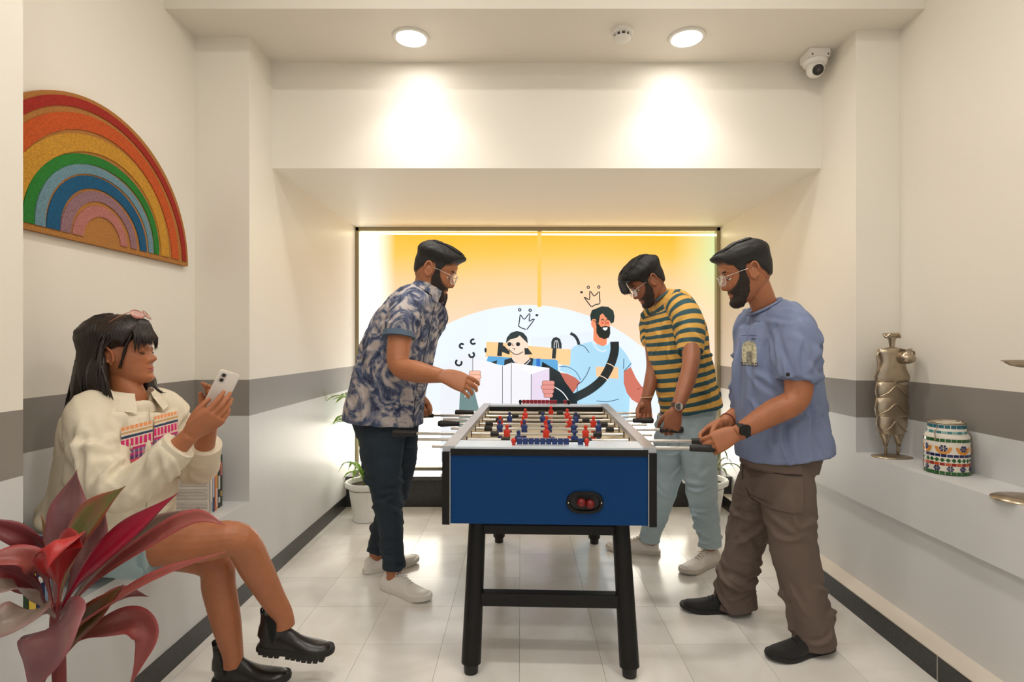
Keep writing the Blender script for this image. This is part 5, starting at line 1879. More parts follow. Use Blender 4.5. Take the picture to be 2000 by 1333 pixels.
for a, b_, rr in ((J(329, 891, 1.614), J(350, 871, 1.620), .0515), (J(396, 893, 1.884), J(400, 868, 1.855), .0545)):
    MB().tube([a, b_], [rr, rr * .98], n=32, sub=1).build('cuff', JACK, jacket, smooth=True, angle=40)
Fw = V((.93, -.36, 0))
Rw = V((-.36, -.93, 0))
def nk(a, rr, up):
    a = math.radians(a)
    return J(256, 774, 1.80) + Fw * (rr * math.cos(a)) + Rw * (rr * math.sin(a)) + V((0, 0, up))
cm = MB()
rows = [[nk(24 + 312 * q / 32, r_, u_ - (0.028 * max(0, abs(q - 16) - 9) / 7 if r_ > .07 else 0.012 * max(0, abs(q - 16) - 9) / 7)) for q in range(33)] for r_, u_ in ((.062, -.015), (.061, .012), (.064, .024), (.071, .024), (.088, .002), (.104, -.020))]
for i in range(len(rows) - 1):
    cm.add(rows[i] + rows[i + 1], [(k, k + 1, 34 + k, 33 + k) for k in range(32)])
cm.build('collar', JACK, jacket, smooth=True)
def embroidery():
    m = mat('embroidered_panel', (220, 60, 120), 0.8, bump=.4, bump_scale=400)
    nt, N, Lk, b = nodes_of(m)
    at = N.new('ShaderNodeAttribute')
    at.attribute_name = 'flow'
    sep = N.new('ShaderNodeSeparateXYZ')
    Lk.new(at.outputs['Vector'], sep.inputs[0])
    mr = N.new('ShaderNodeMapRange')
    mr.inputs['From Min'].default_value = -1
    Lk.new(sep.outputs['Y'], mr.inputs['Value'])
    r = N.new('ShaderNodeValToRGB')
    r.color_ramp.interpolation = 'CONSTANT'
    e = r.color_ramp.elements
    e[0].color = s2l((216, 60, 84)) + (1,)
    e[1].position = .10
    e[1].color = s2l((230, 90, 110)) + (1,)
    for p_, c_ in ((.17, (108, 70, 128)), (.26, (196, 52, 128)), (.32, (120, 96, 140)), (.40, (206, 48, 120)), (.46, (234, 206, 188)), (.50, (214, 40, 110)), (.68, (234, 206, 188)), (.71, (48, 64, 92)), (.77, (226, 210, 186)), (.82, (204, 160, 110)), (.87, (226, 210, 186)), (.91, (236, 152, 84))):
        k = e.new(p_)
        k.color = s2l(c_) + (1,)
    Lk.new(mr.outputs[0], r.inputs['Fac'])
    # gaps between the stitched leaves
    wv = N.new('ShaderNodeMath')
    wv.operation = 'MULTIPLY'
    wv.inputs[1].default_value = 22
    Lk.new(sep.outputs['X'], wv.inputs[0])
    sn = N.new('ShaderNodeMath')
    sn.operation = 'SINE'
    Lk.new(wv.outputs[0], sn.inputs[0])
    gt = N.new('ShaderNodeMath')
    gt.operation = 'GREATER_THAN'
    gt.inputs[1].default_value = .45
    Lk.new(sn.outputs[0], gt.inputs[0])
    mx = N.new('ShaderNodeMixRGB')
    mx.inputs['Color2'].default_value = s2l((232, 196, 182)) + (1,)
    ml = N.new('ShaderNodeMath')
    ml.operation = 'MULTIPLY'
    rb_ = N.new('ShaderNodeValToRGB')
    rb_.color_ramp.interpolation = 'CONSTANT'
    rb_.color_ramp.elements[0].color = (0, 0, 0, 1)
    rb_.color_ramp.elements[1].position = .50
    rb_.color_ramp.elements[1].color = (.9, .9, .9, 1)
    k_ = rb_.color_ramp.elements.new(.68)
    k_.color = (0, 0, 0, 1)
    k_ = rb_.color_ramp.elements.new(.91)
    k_.color = (.8, .8, .8, 1)
    k_ = rb_.color_ramp.elements.new(.17)
    k_.color = (.5, .5, .5, 1)
    k_ = rb_.color_ramp.elements.new(.40)
    k_.color = (0, 0, 0, 1)
    Lk.new(mr.outputs[0], rb_.inputs['Fac'])
    Lk.new(rb_.outputs[0], ml.inputs[1])
    Lk.new(gt.outputs[0], ml.inputs[0])
    Lk.new(ml.outputs[0], mx.inputs['Fac'])
    Lk.new(r.outputs[0], mx.inputs['Color1'])
    Lk.new(mx.outputs[0], b.inputs['Base Color'])
    return m
EMB = embroidery()
ray = (W(285, 860, 1.7) - V((0, 0, CAMZ))).normalized()
for cx_, cy_, ux in ((264, 868, .038), (321, 846, .032)):
    patch(bvT, W(cx_, cy_, 1.66), V((ux * .8, ux * .6, .008)), V((0, 0, .060)), lambda a, b: b > -.55 or abs(a) < (1 + b) / .45, .014, 'embroidered_pocket', EMB, jacket, ray, 26)
surf_line(bvT, [W(292, 800, 1.66), W(294, 850, 1.66), W(292, 920, 1.66), W(286, 1000, 1.66)], ray, .0016, 'placket_edge', mat('cream_seam', (190, 176, 150), .9), jacket, .012)
for py_ in (905, 940, 975):
    hit = bvT.ray_cast(W(298, py_, 1.4), ray, .6)
    if hit[0] is not None:
        MB().ball(hit[0], .006, 10, 6).build('button', mat('jacket_button', (170, 150, 120), .4), jacket, smooth=True)
# denim shorts
DEN = denim('light_denim', (160, 182, 184), .08)
shorts = cloth([([J(214, 995, 1.83), J(214, 1040, 1.83), J(216, 1085, 1.83)], [(.158, .125), (.165, .132), (.150, .118)], (-.3, -.95, 0), 2.4),
                ([J(195, 1062, 1.745), J(240, 1064, 1.755), J(285, 1066, 1.765), J(312, 1066, 1.77)], [.095, .100, .098, .095], None, 2.0),
                ([J(225, 1050, 1.92), J(275, 1060, 1.92), J(318, 1070, 1.92)], [.082, .084, .084], None, 2.0)], 'shorts', DEN, woman, disp=folds(.006, 12, 61.0, 1.0))
hc = J(310, 1066, 1.77)
MB().tube([hc - V((.010, 0, 0)), hc + V((.007, .001, 0))], [.0965, .0965], n=40, sub=1).build('hem', mat('denim_hem', (142, 166, 170), .9), shorts, smooth=True, angle=40)
# ankle boots
BT = (mat('black_leather', (30, 26, 24), .32, noise_amt=.2, noise_scale=14), mat('black_rubber_sole', (30, 27, 25), .6), mat('black_elastic', (12, 11, 11), .85))
for heel, dr, lab in ((V((-.955, 1.985, .122)), (.985, .02, -.10), 'crossed'), (V((-1.105, 1.965, .012)), (1, .02, 0), 'standing')):
    up_, P = shoe(woman, heel, dr, .262, BT, 'boot', tall=.142)
    bv = bvh_of(up_)
    patch(bv, P(.19, -.02, .09), V(dr).normalized() * .024, V((0, 0, .046)), lambda a, b: abs(a) < .62 + .35 * b, .0012, 'elastic_panel', BT[2], up_, (0, 1, 0), 12)
    MB().tube([P(-.02, 0, .125), P(-.035, 0, .150), P(.0, 0, .150), P(.005, 0, .128)], [(.008, .002)] * 4, side=(0, 1, 0), n=8, sub=4).build('pull_tab', BT[2], up_, smooth=True)
# phone (held, a thing of its own)
pc = J(433, 762, 1.70)
la = V((.42, .05, .90)).normalized()
pn = V((.62, -.72, -.25))
pn = (pn - la * pn.dot(la)).normalized()
sd = la.cross(pn)
phone = thing('phone', pc, 'pale phone in a clear case held up by the seated woman', 'phone')
def pbox(mb, u0, u1, v0, v1, n0_, n1_, r_=0):
    vs_ = [pc + sd * u + la * v_ + pn * n_ for n_ in (n0_, n1_) for u, v_ in ((u0, v0), (u1, v0), (u1, v1), (u0, v1))]
    return mb.add(vs_, [(0, 3, 2, 1), (4, 5, 6, 7), (0, 1, 5, 4), (1, 2, 6, 5), (2, 3, 7, 6), (3, 0, 4, 7)])
def prr(hu, hv, r_, n_):
    out = []
    for cu, cv, a0 in ((hu - r_, hv - r_, 0), (-hu + r_, hv - r_, 90), (-hu + r_, -hv + r_, 180), (hu - r_, -hv + r_, 270)):
        for k in range(6):
            a = math.radians(a0 + 18 * k)
            out.append(pc + sd * (cu + r_ * math.cos(a)) + la * (cv + r_ * math.sin(a)) + pn * n_)
    return out
MB().loft([prr(.029, .060, .008, -.004), prr(.031, .062, .009, -.002), prr(.031, .062, .009, .003), prr(.029, .060, .008, .0045)]).build('phone_body', mat('phone_pearl', (226, 216, 206), .25), phone, smooth=True, angle=40)
MB().loft([prr(.0275, .0585, .007, -.0041), prr(.0275, .0585, .007, -.0046)]).build('screen', mat('phone_screen', (120, 130, 140), .1, emit=.5), phone)
cb = pbox(MB(), -.025, -.006, .024, .054, .004, .0055).build('camera_bump', mat('phone_bump', (206, 196, 188), .2), phone)
for v_ in (.031, .047):
    MB().cyl(pc + sd * -.0155 + la * v_ + pn * .005, pc + sd * -.0155 + la * v_ + pn * .0068, .0058, 18).build('lens', mat('lens_dark', (24, 22, 24), .1), cb)
# ------------------------------------------------------------------ coir rainbow mat on the niche wall
CY, CZ, X0 = 2.03, 1.605, XLN + .003
def arc(r_, y_s=1.0, n=48):
    return [(CY - r_ * math.cos(math.pi * k / n) * y_s, CZ + r_ * math.sin(math.pi * k / n)) for k in range(n + 1)]
def coir(name, rgb):
    return mat(name, rgb, .95, noise_amt=.28, noise_scale=220, bump=.9, bump_scale=420)
rb = thing('rainbow_mat', (X0, CY, CZ), 'half-round coir mat painted with a rainbow hanging in the niche', 'wall hanging')
base = [V((X0, y, z)) for y, z in arc(.53)]
MB().poly(base, .018, (1, 0, 0)).build('coir_backing', coir('coir', (184, 124, 60)), rb)
for r1, r0, rgb in ((.508, .476, (168, 40, 26)), (.458, .404, (206, 88, 32)), (.392, .334, (208, 150, 46)), (.322, .288, (38, 128, 44)), (.282, .250, (112, 148, 162)), (.240, .196, (12, 88, 128)), (.184, .148, (150, 112, 120)), (.132, .092, (186, 118, 108))):
    m_ = MB()
    n = 48
    vs_, fs = [], []
    for k in range(n + 1):
        a = math.pi * k / n
        wob = 1 + .012 * math.sin(3 * a + r1 * 20)
        th_ = (r1 - r0) * (1.18 - .30 * k / n)
        ro = r1 * wob
        ri = ro - th_
        for r_ in (ro, ri):
            z = CZ + .020 + r_ * math.sin(a) * .965
            vs_.append(V((X0 + .018, CY - r_ * math.cos(a), z)))
            vs_.append(V((X0 + .0215, CY - r_ * math.cos(a), z)))
    for k in range(n):
        a, b = 4 * k, 4 * (k + 1)
        fs += [(a + 1, a + 3, b + 3, b + 1), (a, a + 1, b + 1, b), (a + 2, b + 2, b + 3, a + 3)]
    m_.add(vs_, fs).build('rainbow_band', coir('coir_%d_%d_%d' % rgb, rgb), rb)

# ------------------------------------------------------------------ books
PAPER = mat('book_paper', (226, 216, 198), .8)
def book(label, group, c, w_, hgt, th_, rgb, lean=0.0, rz=0.0, spine_marks=(), face_text=False, top_rgb=None):
    """stands on the bench: spine towards the room (+x), covers facing along y; c = bottom corner point (spine side, near cover)"""
    e = thing('book', c, label, 'book', group)
    e.rotation_euler = (lean, 0, rz)
    cov = mat('cover_%d_%d_%d' % rgb, rgb, .45, noise_amt=.06, noise_scale=20)
    m_ = MB()
    m_.box((-w_, 0, 0), (0, .002, hgt)).box((-w_, th_ - .002, 0), (0, th_, hgt)).box((-.002, 0, 0), (.0015, th_, hgt))
    b = m_.build('cover', cov, e, local=True)
    MB().box((-w_ + .004, .002, .003), (-.002, th_ - .002, hgt - .003)).build('pages', PAPER, e, local=True)
    for z0, z1, cl in spine_marks:
        MB().box((.0012, th_ * .2, z0 * hgt), (.0021, th_ * .8, z1 * hgt)).build('spine_print', mat('ink_%d_%d_%d' % cl, cl, .6), b, local=True)
    if face_text:
        t_ = MB()
        rnd_ = random.Random(4)
        for k in range(26):
            z = hgt * (.93 - .033 * k)
            if k in (3, 11, 20):
                continue
            t_.box((-w_ + .014, -.0006, z), (-.012 - (rnd_.random() * .03 if k % 5 == 4 else 0), .0, z + .0022))
        t_.build('printed_text', mat('ink_text', (158, 149, 140), .8), b, local=True)
    return e
G1 = 'books at the far end of the ledge'
bx = -1.405
yb = 2.455
for lab, w_, hgt, th_, rgb, marks, txt in (
        ('paperback with a page of print facing out beside the shorts', .165, .205, .016, (222, 212, 200), ((.05, .25, (150, 170, 180)),), True),
        ('navy blue book standing behind the printed paperback', .160, .222, .020, (32, 44, 84), ((.3, .8, (190, 190, 200)),), False),
        ('orange spined book standing between navy and yellow books', .12, .178, .014, (206, 88, 30), ((.2, .9, (226, 140, 80)),), False),
        ('yellow topped tall book beside the orange book', .165, .246, .014, (214, 172, 84), ((.05, .4, (226, 226, 220)),), False),
        ('dark book with white lettering on its spine', .160, .250, .022, (52, 46, 50), ((.1, .2, (220, 220, 220)), (.35, .6, (220, 216, 210)), (.7, .9, (190, 90, 60))), False),
        ('dark green book nearest the niche corner', .165, .244, .020, (46, 58, 48), ((.2, .3, (200, 170, 80)), (.6, .85, (210, 120, 110))), False)):
    book(lab, G1, (bx, yb, BENCH + .0005), w_, hgt, th_, rgb, spine_marks=marks, face_text=txt)
    yb += th_ + .004
    bx += random.uniform(-.003, .003) - .002
G2 = 'books at the near end of the ledge'
yb = 1.475
for lab, w_, hgt, th_, rgb, marks in (
        ('cream spined book at the pier end of the ledge', .14, .200, .022, (214, 196, 150), ((.2, .8, (90, 80, 60)),)),
        ('pale yellow book next to the cream one', .14, .205, .018, (226, 204, 120), ((.1, .3, (60, 70, 60)),)),
        ('dark green slim book in the near row', .14, .196, .020, (40, 66, 42), ((.4, .7, (180, 170, 90)),)),
        ('yellow book with dark lettering in the near row', .14, .210, .022, (232, 196, 80), ((.35, .42, (30, 34, 60)), (.46, .53, (30, 34, 60)), (.57, .64, (30, 34, 60)))),
        ('deep blue book with pale lettering in the near row', .14, .205, .024, (34, 44, 92), ((.35, .45, (226, 226, 220)), (.5, .6, (226, 226, 220)), (.65, .75, (226, 226, 220)))),
        ('pale blue patterned book ending the near row', .14, .200, .020, (140, 164, 190), ((.2, .4, (60, 84, 130)), (.6, .8, (60, 84, 130))))):
    book(lab, G2, (-1.400, yb, BENCH + .0005), w_, hgt, th_, rgb, spine_marks=marks)
    yb += th_ + .003
# dark bag behind the near books
bag = thing('bag', (-1.55, 1.652, BENCH), 'black fabric bag standing on the ledge behind the seated woman', 'bag')
BAGM = mat('bag_black', (26, 24, 26), .85, noise_amt=.2, noise_scale=30)
MB().tube([V((-1.55, 1.652, BENCH + .002)), V((-1.55, 1.652, BENCH + .03)), V((-1.55, 1.652, BENCH + .14)), V((-1.55, 1.652, BENCH + .215)), V((-1.55, 1.652, BENCH + .232))], [(.030, .020), (.036, .024), (.036, .024), (.030, .022), (.012, .018)], side=(1, 0, 0), n=24, sub=5, sq=3).build('bag_body', BAGM, bag, smooth=True)

# ------------------------------------------------------------------ red cordyline in front of the ledge
def leaf_mat(name, c0, c1, edge, rough=.38):
    m = mat(name, c0, rough, bump=.2, bump_scale=60)
    nt, N, Lk, b = nodes_of(m)
    at = N.new('ShaderNodeAttribute')
    at.attribute_name = 'flow'
    tc = N.new('ShaderNodeTexCoord')
    n1 = N.new('ShaderNodeTexNoise')
    n1.inputs['Scale'].default_value = 9
    n1.inputs['Detail'].default_value = 3
    sep = N.new('ShaderNodeSeparateXYZ')
    Lk.new(at.outputs['Vector'], sep.inputs[0])
    Lk.new(tc.outputs['Object'], n1.inputs['Vector'])
    r = N.new('ShaderNodeValToRGB')
    r.color_ramp.elements[0].position = .4
    r.color_ramp.elements[0].color = s2l(c0) + (1,)
    r.color_ramp.elements[1].position = .62
    r.color_ramp.elements[1].color = s2l(c1) + (1,)
    Lk.new(n1.outputs['Fac'], r.inputs['Fac'])
    ab = N.new('ShaderNodeMath')
    ab.operation = 'ABSOLUTE'
    Lk.new(sep.outputs['X'], ab.inputs[0])
    r2 = N.new('ShaderNodeValToRGB')
    r2.color_ramp.elements[0].position = .62
    r2.color_ramp.elements[0].color = (0, 0, 0, 1)
    r2.color_ramp.elements[1].position = .98
    r2.color_ramp.elements[1].color = (.8, .8, .8, 1)
    Lk.new(ab.outputs[0], r2.inputs['Fac'])
    mx = N.new('ShaderNodeMixRGB')
    mx.inputs['Color2'].default_value = s2l(edge) + (1,)
    Lk.new(r2.outputs[0], mx.inputs['Fac'])
    Lk.new(r.outputs[0], mx.inputs['Color1'])
    Lk.new(mx.outputs[0], b.inputs['Base Color'])
    return m
def leaf(parent, pts, width, m_, face=(0, -1, .2), fold=.25, pet=.18, name='leaf', twist=0.0, tipw=1.0):
    """blade along pts; face = direction its upper side looks; fold = depth of the V"""
    C = [V(q) for q in catmull([tuple(p) for p in pts], 7)]
    n = len(C)
    vs_, uv, fs = [], [], []
    cols = (-1, -.6, -.2, 0, .2, .6, 1)
    face = V(face)
    for i in range(n):
        T = (C[min(i + 1, n - 1)] - C[max(i - 1, 0)]).normalized()
        N_ = (face - T * face.dot(T))
        N_ = N_.normalized() if N_.length > 1e-4 else T.orthogonal()
        if twist:
            N_ = Matrix.Rotation(twist * i / n, 3, T) @ N_
        S = T.cross(N_)
        t = i / (n - 1)
        wv = width * (.14 if t < pet * .6 else (.14 + .86 * sstep(pet * .6, pet + .28, t)) * (1 - sstep(.58, 1.0, t) ** 1.3 * .985))
        for c_ in cols:
            vs_.append(C[i] + S * (c_ * wv / 2) + N_ * (abs(c_) * fold * wv / 2 + .004 * math.sin(9 * t + c_ * 4) * abs(c_) * wv / .06))
            uv.append((c_, t))
    k = len(cols)
    for i in range(n - 1):
        for j in range(k - 1):
            fs.append((i * k + j, i * k + j + 1, (i + 1) * k + j + 1, (i + 1) * k + j))
    mb = MB()
    mb.add(vs_, fs, uv)
    o = mb.build(name, m_, parent, smooth=True, uv=True)
    so = o.modifiers.new('thickness', 'SOLIDIFY')
    so.thickness = .0012
    return o
MAUVE = leaf_mat('leaf_mauve', (112, 66, 70), (134, 92, 90), (150, 84, 88))
GREENL = leaf_mat('leaf_green_red', (104, 108, 36), (134, 92, 44), (176, 76, 66))
CRIM = leaf_mat('leaf_crimson', (166, 18, 52), (140, 16, 44), (120, 24, 40))
REDL = leaf_mat('leaf_red', (158, 26, 28), (186, 40, 38), (150, 30, 34))
DARKR = leaf_mat('leaf_dark_red', (88, 14, 22), (112, 22, 30), (120, 40, 44))
PINKB = leaf_mat('leaf_pink_brown', (140, 66, 60), (156, 88, 78), (170, 70, 70))
GREYL = leaf_mat('leaf_grey', (124, 112, 100), (140, 120, 108), (150, 110, 106))
BRONZE = leaf_mat('leaf_bronze', (112, 60, 26), (96, 78, 34), (140, 52, 44))
px0, py0 = -1.008, 1.18
pl_ = thing('cordyline_plant', (px0, py0, 0), 'potted red and purple cordyline in front of the seated woman', 'plant')
POTM = mat('terracotta_grey', (120, 104, 92), .8, noise_amt=.1)
MB().lathe([(.10, 0), (.125, .02), (.15, .28), (.165, .29), (.165, .325), (.148, .325), (.14, .27)], (px0, py0, 0), 36).build('pot', POTM, pl_, smooth=True, angle=40)
MB().lathe([(.0001, .285), (.141, .285), (.141, .25), (.0001, .25)], (px0, py0, 0), 30).build('soil', mat('soil', (58, 42, 32), .95, noise_amt=.4, noise_scale=90), pl_)
MB().tube([V((px0, py0, .28)), V((px0 + .006, py0, .45)), J(112, 1225, 1.18), J(115, 1180, 1.18)], [.014, .012, .014, .010], n=12, sub=5).build('stem', mat('cane', (112, 40, 40), .6, noise_amt=.2), pl_, smooth=True)
for pts, wd_, m_, fc_, fo in (
        (((108, 1190, 1.20), (116, 1110, 1.22), (132, 1030, 1.24), (142, 970, 1.25), (150, 918, 1.24)), .078, MAUVE, (.2, -1, .1), .2),
        (((112, 1190, 1.19), (130, 1110, 1.20), (162, 1040, 1.20), (200, 990, 1.18), (244, 950, 1.15)), .074, GREENL, (-.3, -1, .35), .25),
        (((118, 1195, 1.20), (150, 1120, 1.22), (168, 1070, 1.24), (190, 1030, 1.25), (206, 990, 1.25)), .060, MAUVE, (.5, -1, .1), .2),
        (((118, 1195, 1.18), (158, 1130, 1.17), (215, 1075, 1.15), (280, 1018, 1.13), (346, 964, 1.12)), .052, CRIM, (-.3, -1, .3), .45),
        (((124, 1196, 1.19), (180, 1125, 1.19), (255, 1060, 1.19), (320, 1018, 1.18), (390, 992, 1.17)), .042, GREYL, (-.1, -1, .5), .35),
        (((126, 1196, 1.18), (190, 1130, 1.16), (290, 1062, 1.14), (380, 1012, 1.13), (440, 1026, 1.12)), .046, PINKB, (0, -.7, .8), .35),
        (((80, 1330, 1.14), (140, 1240, 1.12), (220, 1180, 1.10), (330, 1118, 1.08), (440, 1078, 1.08)), .036, PINKB, (0, -.35, 1), .5),
        (((110, 1190, 1.17), (113, 1120, 1.13), (113, 1066, 1.08), (106, 1058, 1.03), (92, 1112, 1.00)), .090, REDL, (0, -.55, 1), -.35),
        (((112, 1190, 1.18), (116, 1120, 1.15), (122, 1075, 1.12), (140, 1062, 1.10), (162, 1070, 1.09)), .060, REDL, (-.2, -.8, .8), .4),
        (((104, 1190, 1.18), (84, 1090, 1.17), (50, 1052, 1.15), (0, 1030, 1.13), (-70, 1008, 1.10)), .044, DARKR, (.1, -1, .5), .4),
        (((104, 1195, 1.17), (86, 1122, 1.13), (50, 1094, 1.10), (0, 1092, 1.07), (-60, 1110, 1.05)), .050, PINKB, (0, -.8, .8), .35),
        (((102, 1198, 1.18), (76, 1158, 1.15), (40, 1130, 1.13), (0, 1112, 1.11), (-60, 1096, 1.09)), .044, DARKR, (0, -.9, .6), .5),
        (((100, 1200, 1.17), (66, 1166, 1.12), (30, 1150, 1.08), (-10, 1150, 1.05), (-70, 1168, 1.03)), .050, GREYL, (0, -.7, .9), .3),
        (((108, 1205, 1.15), (84, 1188, 1.09), (40, 1204, 1.04), (-10, 1222, 1.01), (-80, 1250, 1.0)), .072, GREYL, (0, -.9, .6), .25),
        (((116, 1205, 1.14), (128, 1196, 1.08), (108, 1235, 1.03), (80, 1290, 1.0), (56, 1360, .99)), .120, MAUVE, (-.1, -1, .35), .12),
        (((66, 1380, 1.16), (100, 1300, 1.13), (150, 1235, 1.12), (205, 1180, 1.11), (240, 1142, 1.11)), .050, BRONZE, (-.3, -1, .2), .4),
        (((112, 1260, 1.15), (170, 1205, 1.13), (215, 1170, 1.12), (250, 1158, 1.12), (290, 1166, 1.11)), .030, MAUVE, (0, -.9, .6), .3),
        (((90, 1300, 1.15), (150, 1250, 1.13), (205, 1224, 1.12), (262, 1212, 1.11), (288, 1240, 1.10), (274, 1290, 1.09), (250, 1350, 1.08)), .052, PINKB, (.1, -.9, .5), .3),
        (((96, 1195, 1.20), (94, 1090, 1.22), (90, 1040, 1.23), (80, 1005, 1.23)), .012, GREENL, (0, -1, 0), .3)):
    leaf(pl_, [J(*q) for q in pts], wd_, m_, fc_, fo)

# ------------------------------------------------------------------ white pots with green plants by the window
WPOT = mat('white_plastic_pot', (236, 234, 228), .4, noise_amt=.02)
SOIL = MATS['soil']
LEAFG = leaf_mat('leaf_bright_green', (112, 160, 44), (136, 180, 66), (170, 196, 96))
LEAFD = leaf_mat('leaf_grey_green', (86, 112, 74), (112, 134, 90), (176, 184, 140))
def potted(name, c, label, rp, hp, seed, leafm, clusters):
    e = thing(name, c, label, 'plant')
    c = V(c)
    MB().lathe([(rp * .62, 0), (rp * .68, .004), (rp * .66, .03), (rp * .86, hp * .8), (rp * .9, hp * .86), (rp * 1.04, hp * .88), (rp * 1.07, hp * .97), (rp * 1.02, hp), (rp * .92, hp * .99), (rp * .86, hp * .85)], c, 40).build('pot', WPOT, e, smooth=True, angle=50)
    MB().lathe([(.0001, hp * .88), (rp * .87, hp * .88), (rp * .87, hp * .8), (.0001, hp * .8)], c, 30).build('soil', SOIL, e)
    rn = random.Random(seed)
    for (cx_, cy_, cz_), n, L, wd_, up in clusters:
        top = c + V((cx_, cy_, cz_))
        if cz_ > hp + .1:
            MB().tube([c + V((cx_ * .2, cy_ * .2, hp * .85)), c + V((cx_ * .5, cy_ * .5, lerp(hp, cz_, .5))), top], [.008, .007, .006], n=10, sub=5).build('stem', mat('green_stem', (104, 120, 60), .7), e, smooth=True)
        for i in range(n):
            a = 2 * math.pi * (i + rn.random() * .6) / n
            o = V((math.cos(a), math.sin(a), 0))
            l_ = L * rn.uniform(.75, 1.15)
            u = up * rn.uniform(.6, 1.3)
            pts = [top, top + o * l_ * .35 + V((0, 0, l_ * .4 * u)), top + o * l_ * .75 + V((0, 0, l_ * .45 * u)), top + o * l_ * 1.02 + V((0, 0, l_ * .2 * u))]
            leaf(e, pts, wd_, leafm, face=(o.x * -.3, o.y * -.3, 1), fold=.3, pet=.05)
    return e
c1 = V(((716 - VPX) * 3.83 / FPX, 3.83, 0))
potted('potted_plant', c1, 'bright green strap-leaved plant in a white pot behind the floral shirt', .14, .275, 31, LEAFG,
       [((-.02, 0, .275), 9, .20, .030, 1.6), ((-.07, -.02, .66), 11, .19, .034, .7), ((-.08, .02, .82), 12, .20, .036, .6)])
c2 = V(((1377 - VPX) * 3.86 / FPX, 3.86, 0))
potted('potted_plant', c2, 'grey-green spiky plant in a white pot behind the pale jeans', .15, .285, 37, LEAFD,
       [((.06, 0, .285), 13, .20, .018, 1.8), ((-.06, .0, .50), 10, .15, .014, 1.1), ((.08, .0, .52), 10, .15, .014, 1.0)])

# ------------------------------------------------------------------ metal figures and mosaic jar on the right shelf
METAL = mat('antique_silver', (176, 160, 138), .3, metal=.9, noise_amt=.15, noise_scale=18)
sy = 2.485
sc = V(((1742 - VPX) * sy / FPX, sy, SHELF))
fig = thing('metal_figurine', sc, 'antique silver figurine of a woman in a tiered skirt holding a pot', 'figurine')
MB().lathe([(.088, 0), (.088, .003), (.05, .010), (.0001, .014)], sc, 36, sy=.75).build('base', METAL, fig, smooth=True)
def flat(prof, name, dy=.026, xo=0.0, parent=None):
    rings = []
    for z, hw in prof:
        rings.append([sc + V((xo + hw * math.cos(2 * math.pi * k / 28), dy * (.4 + .6 * min(1, hw / .05)) * math.sin(2 * math.pi * k / 28), z)) for k in range(28)])
    return MB().loft(rings).build(name, METAL, parent or fig, smooth=True)
for s in (-1, 1):
    MB().cyl(sc + V((s * .028, 0, .010)), sc + V((s * .026, 0, .09)), .0055, 12).build('leg', METAL, fig, smooth=True)
    flat([(.05, .006), (.075, .016), (.11, .030), (.145, .036)], 'skirt_point', .022, s * .030)
for (z0, w0), (z1, w1), (z2, w2) in (((.105, .058), (.15, .072), (.205, .066)), ((.185, .074), (.225, .078), (.285, .068)), ((.265, .070), (.305, .076), (.36, .066))):
    tier = flat([(z0, w0 * .9), (z0 + .004, w0), (z1, w1), (z2, w2), (z2 + .004, w2 * .8)], 'skirt_tier', .030)
    y_ = -.028
    MB().tube([sc + V((-w0, y_ * .6, z0 + .012)), sc + V((-w0 * .5, y_ - .002, z0 + .032)), sc + V((0, y_ - .003, z0 + .062)), sc + V((w0 * .5, y_ - .002, z0 + .032)), sc + V((w0, y_ * .6, z0 + .012))], [.0028] * 5, n=8, sub=4).build('ridge', METAL, tier, smooth=True)
flat([(.335, .060), (.352, .080), (.368, .082), (.40, .066), (.44, .056), (.475, .066), (.492, .062), (.500, .030), (.503, .010)], 'torso', .030)
MB().tube([sc + V((0, 0, .495)), sc + V((0, 0, .525)), sc + V((0, 0, .548))], [.010, .013, .018], n=16, sub=4).build('neck', METAL, fig, smooth=True)
for i in range(3):
    a = [sc + V((.020 * math.cos(2 * math.pi * k / 20) + (i - 1) * .014, .016 * math.sin(2 * math.pi * k / 20), .556 + .008 * math.sin(6 * math.pi * k / 20))) for k in range(21)]
    MB().tube(a, [.006] * 21, n=8, sub=1).build('braid', METAL, fig, smooth=True)
MB().tube([sc + V((-.058, -.006, .485)), sc + V((-.074, -.010, .465)), sc + V((-.072, -.012, .42)), sc + V((-.076, -.010, .385))], [.004] * 4, n=8, sub=5).build('arm', METAL, fig, smooth=True)
pot = MB().lathe([(.012, .428), (.030, .436), (.036, .452), (.030, .468), (.018, .475), (.018, .490), (.024, .496), (.020, .496), (.014, .478)], sc + V((.042, -.035, 0)), 24).build('water_pot', METAL, fig, smooth=True)
MB().tube([sc + V((.060, -.035, .484)), sc + V((.080, -.03, .480)), sc + V((.078, -.02, .45)), sc + V((.05, -.01, .45))], [.005] * 4, n=8, sub=5).build('arm', METAL, fig, smooth=True)
# second figure, mostly beyond the frame
dc = V((1.690, 1.80, SHELF))
f2 = thing('metal_figurine', dc, 'slim silver figurine on a wide round base holding a shallow dish', 'figurine')
MB().lathe([(.112, 0), (.112, .003), (.06, .012), (.0001, .018)], dc, 40, sx=1.0, sy=.8).build('base', METAL, f2, smooth=True)
MB().tube([dc + V((.035, 0, .012)), dc + V((.037, 0, .2)), dc + V((.040, 0, .40)), dc + V((.045, 0, .56))], [.008, .012, .016, .008], n=14, sub=5).build('body', METAL, f2, smooth=True)
MB().ball(dc + V((.045, 0, .585)), (.018, .018, .026), 16, 10).build('head', METAL, f2, smooth=True)
MB().tube([dc + V((.042, 0, .50)), dc + V((.01, -.01, .485)), dc + V((-.03, -.02, .462))], [.005] * 3, n=8, sub=4).build('arm', METAL, f2, smooth=True)
MB().lathe([(.012, .440), (.045, .446), (.075, .462), (.072, .464), (.04, .452), (.0001, .448)], dc + V((-.035, -.02, 0)), 28, sy=.55).build('dish', METAL, f2, smooth=True)
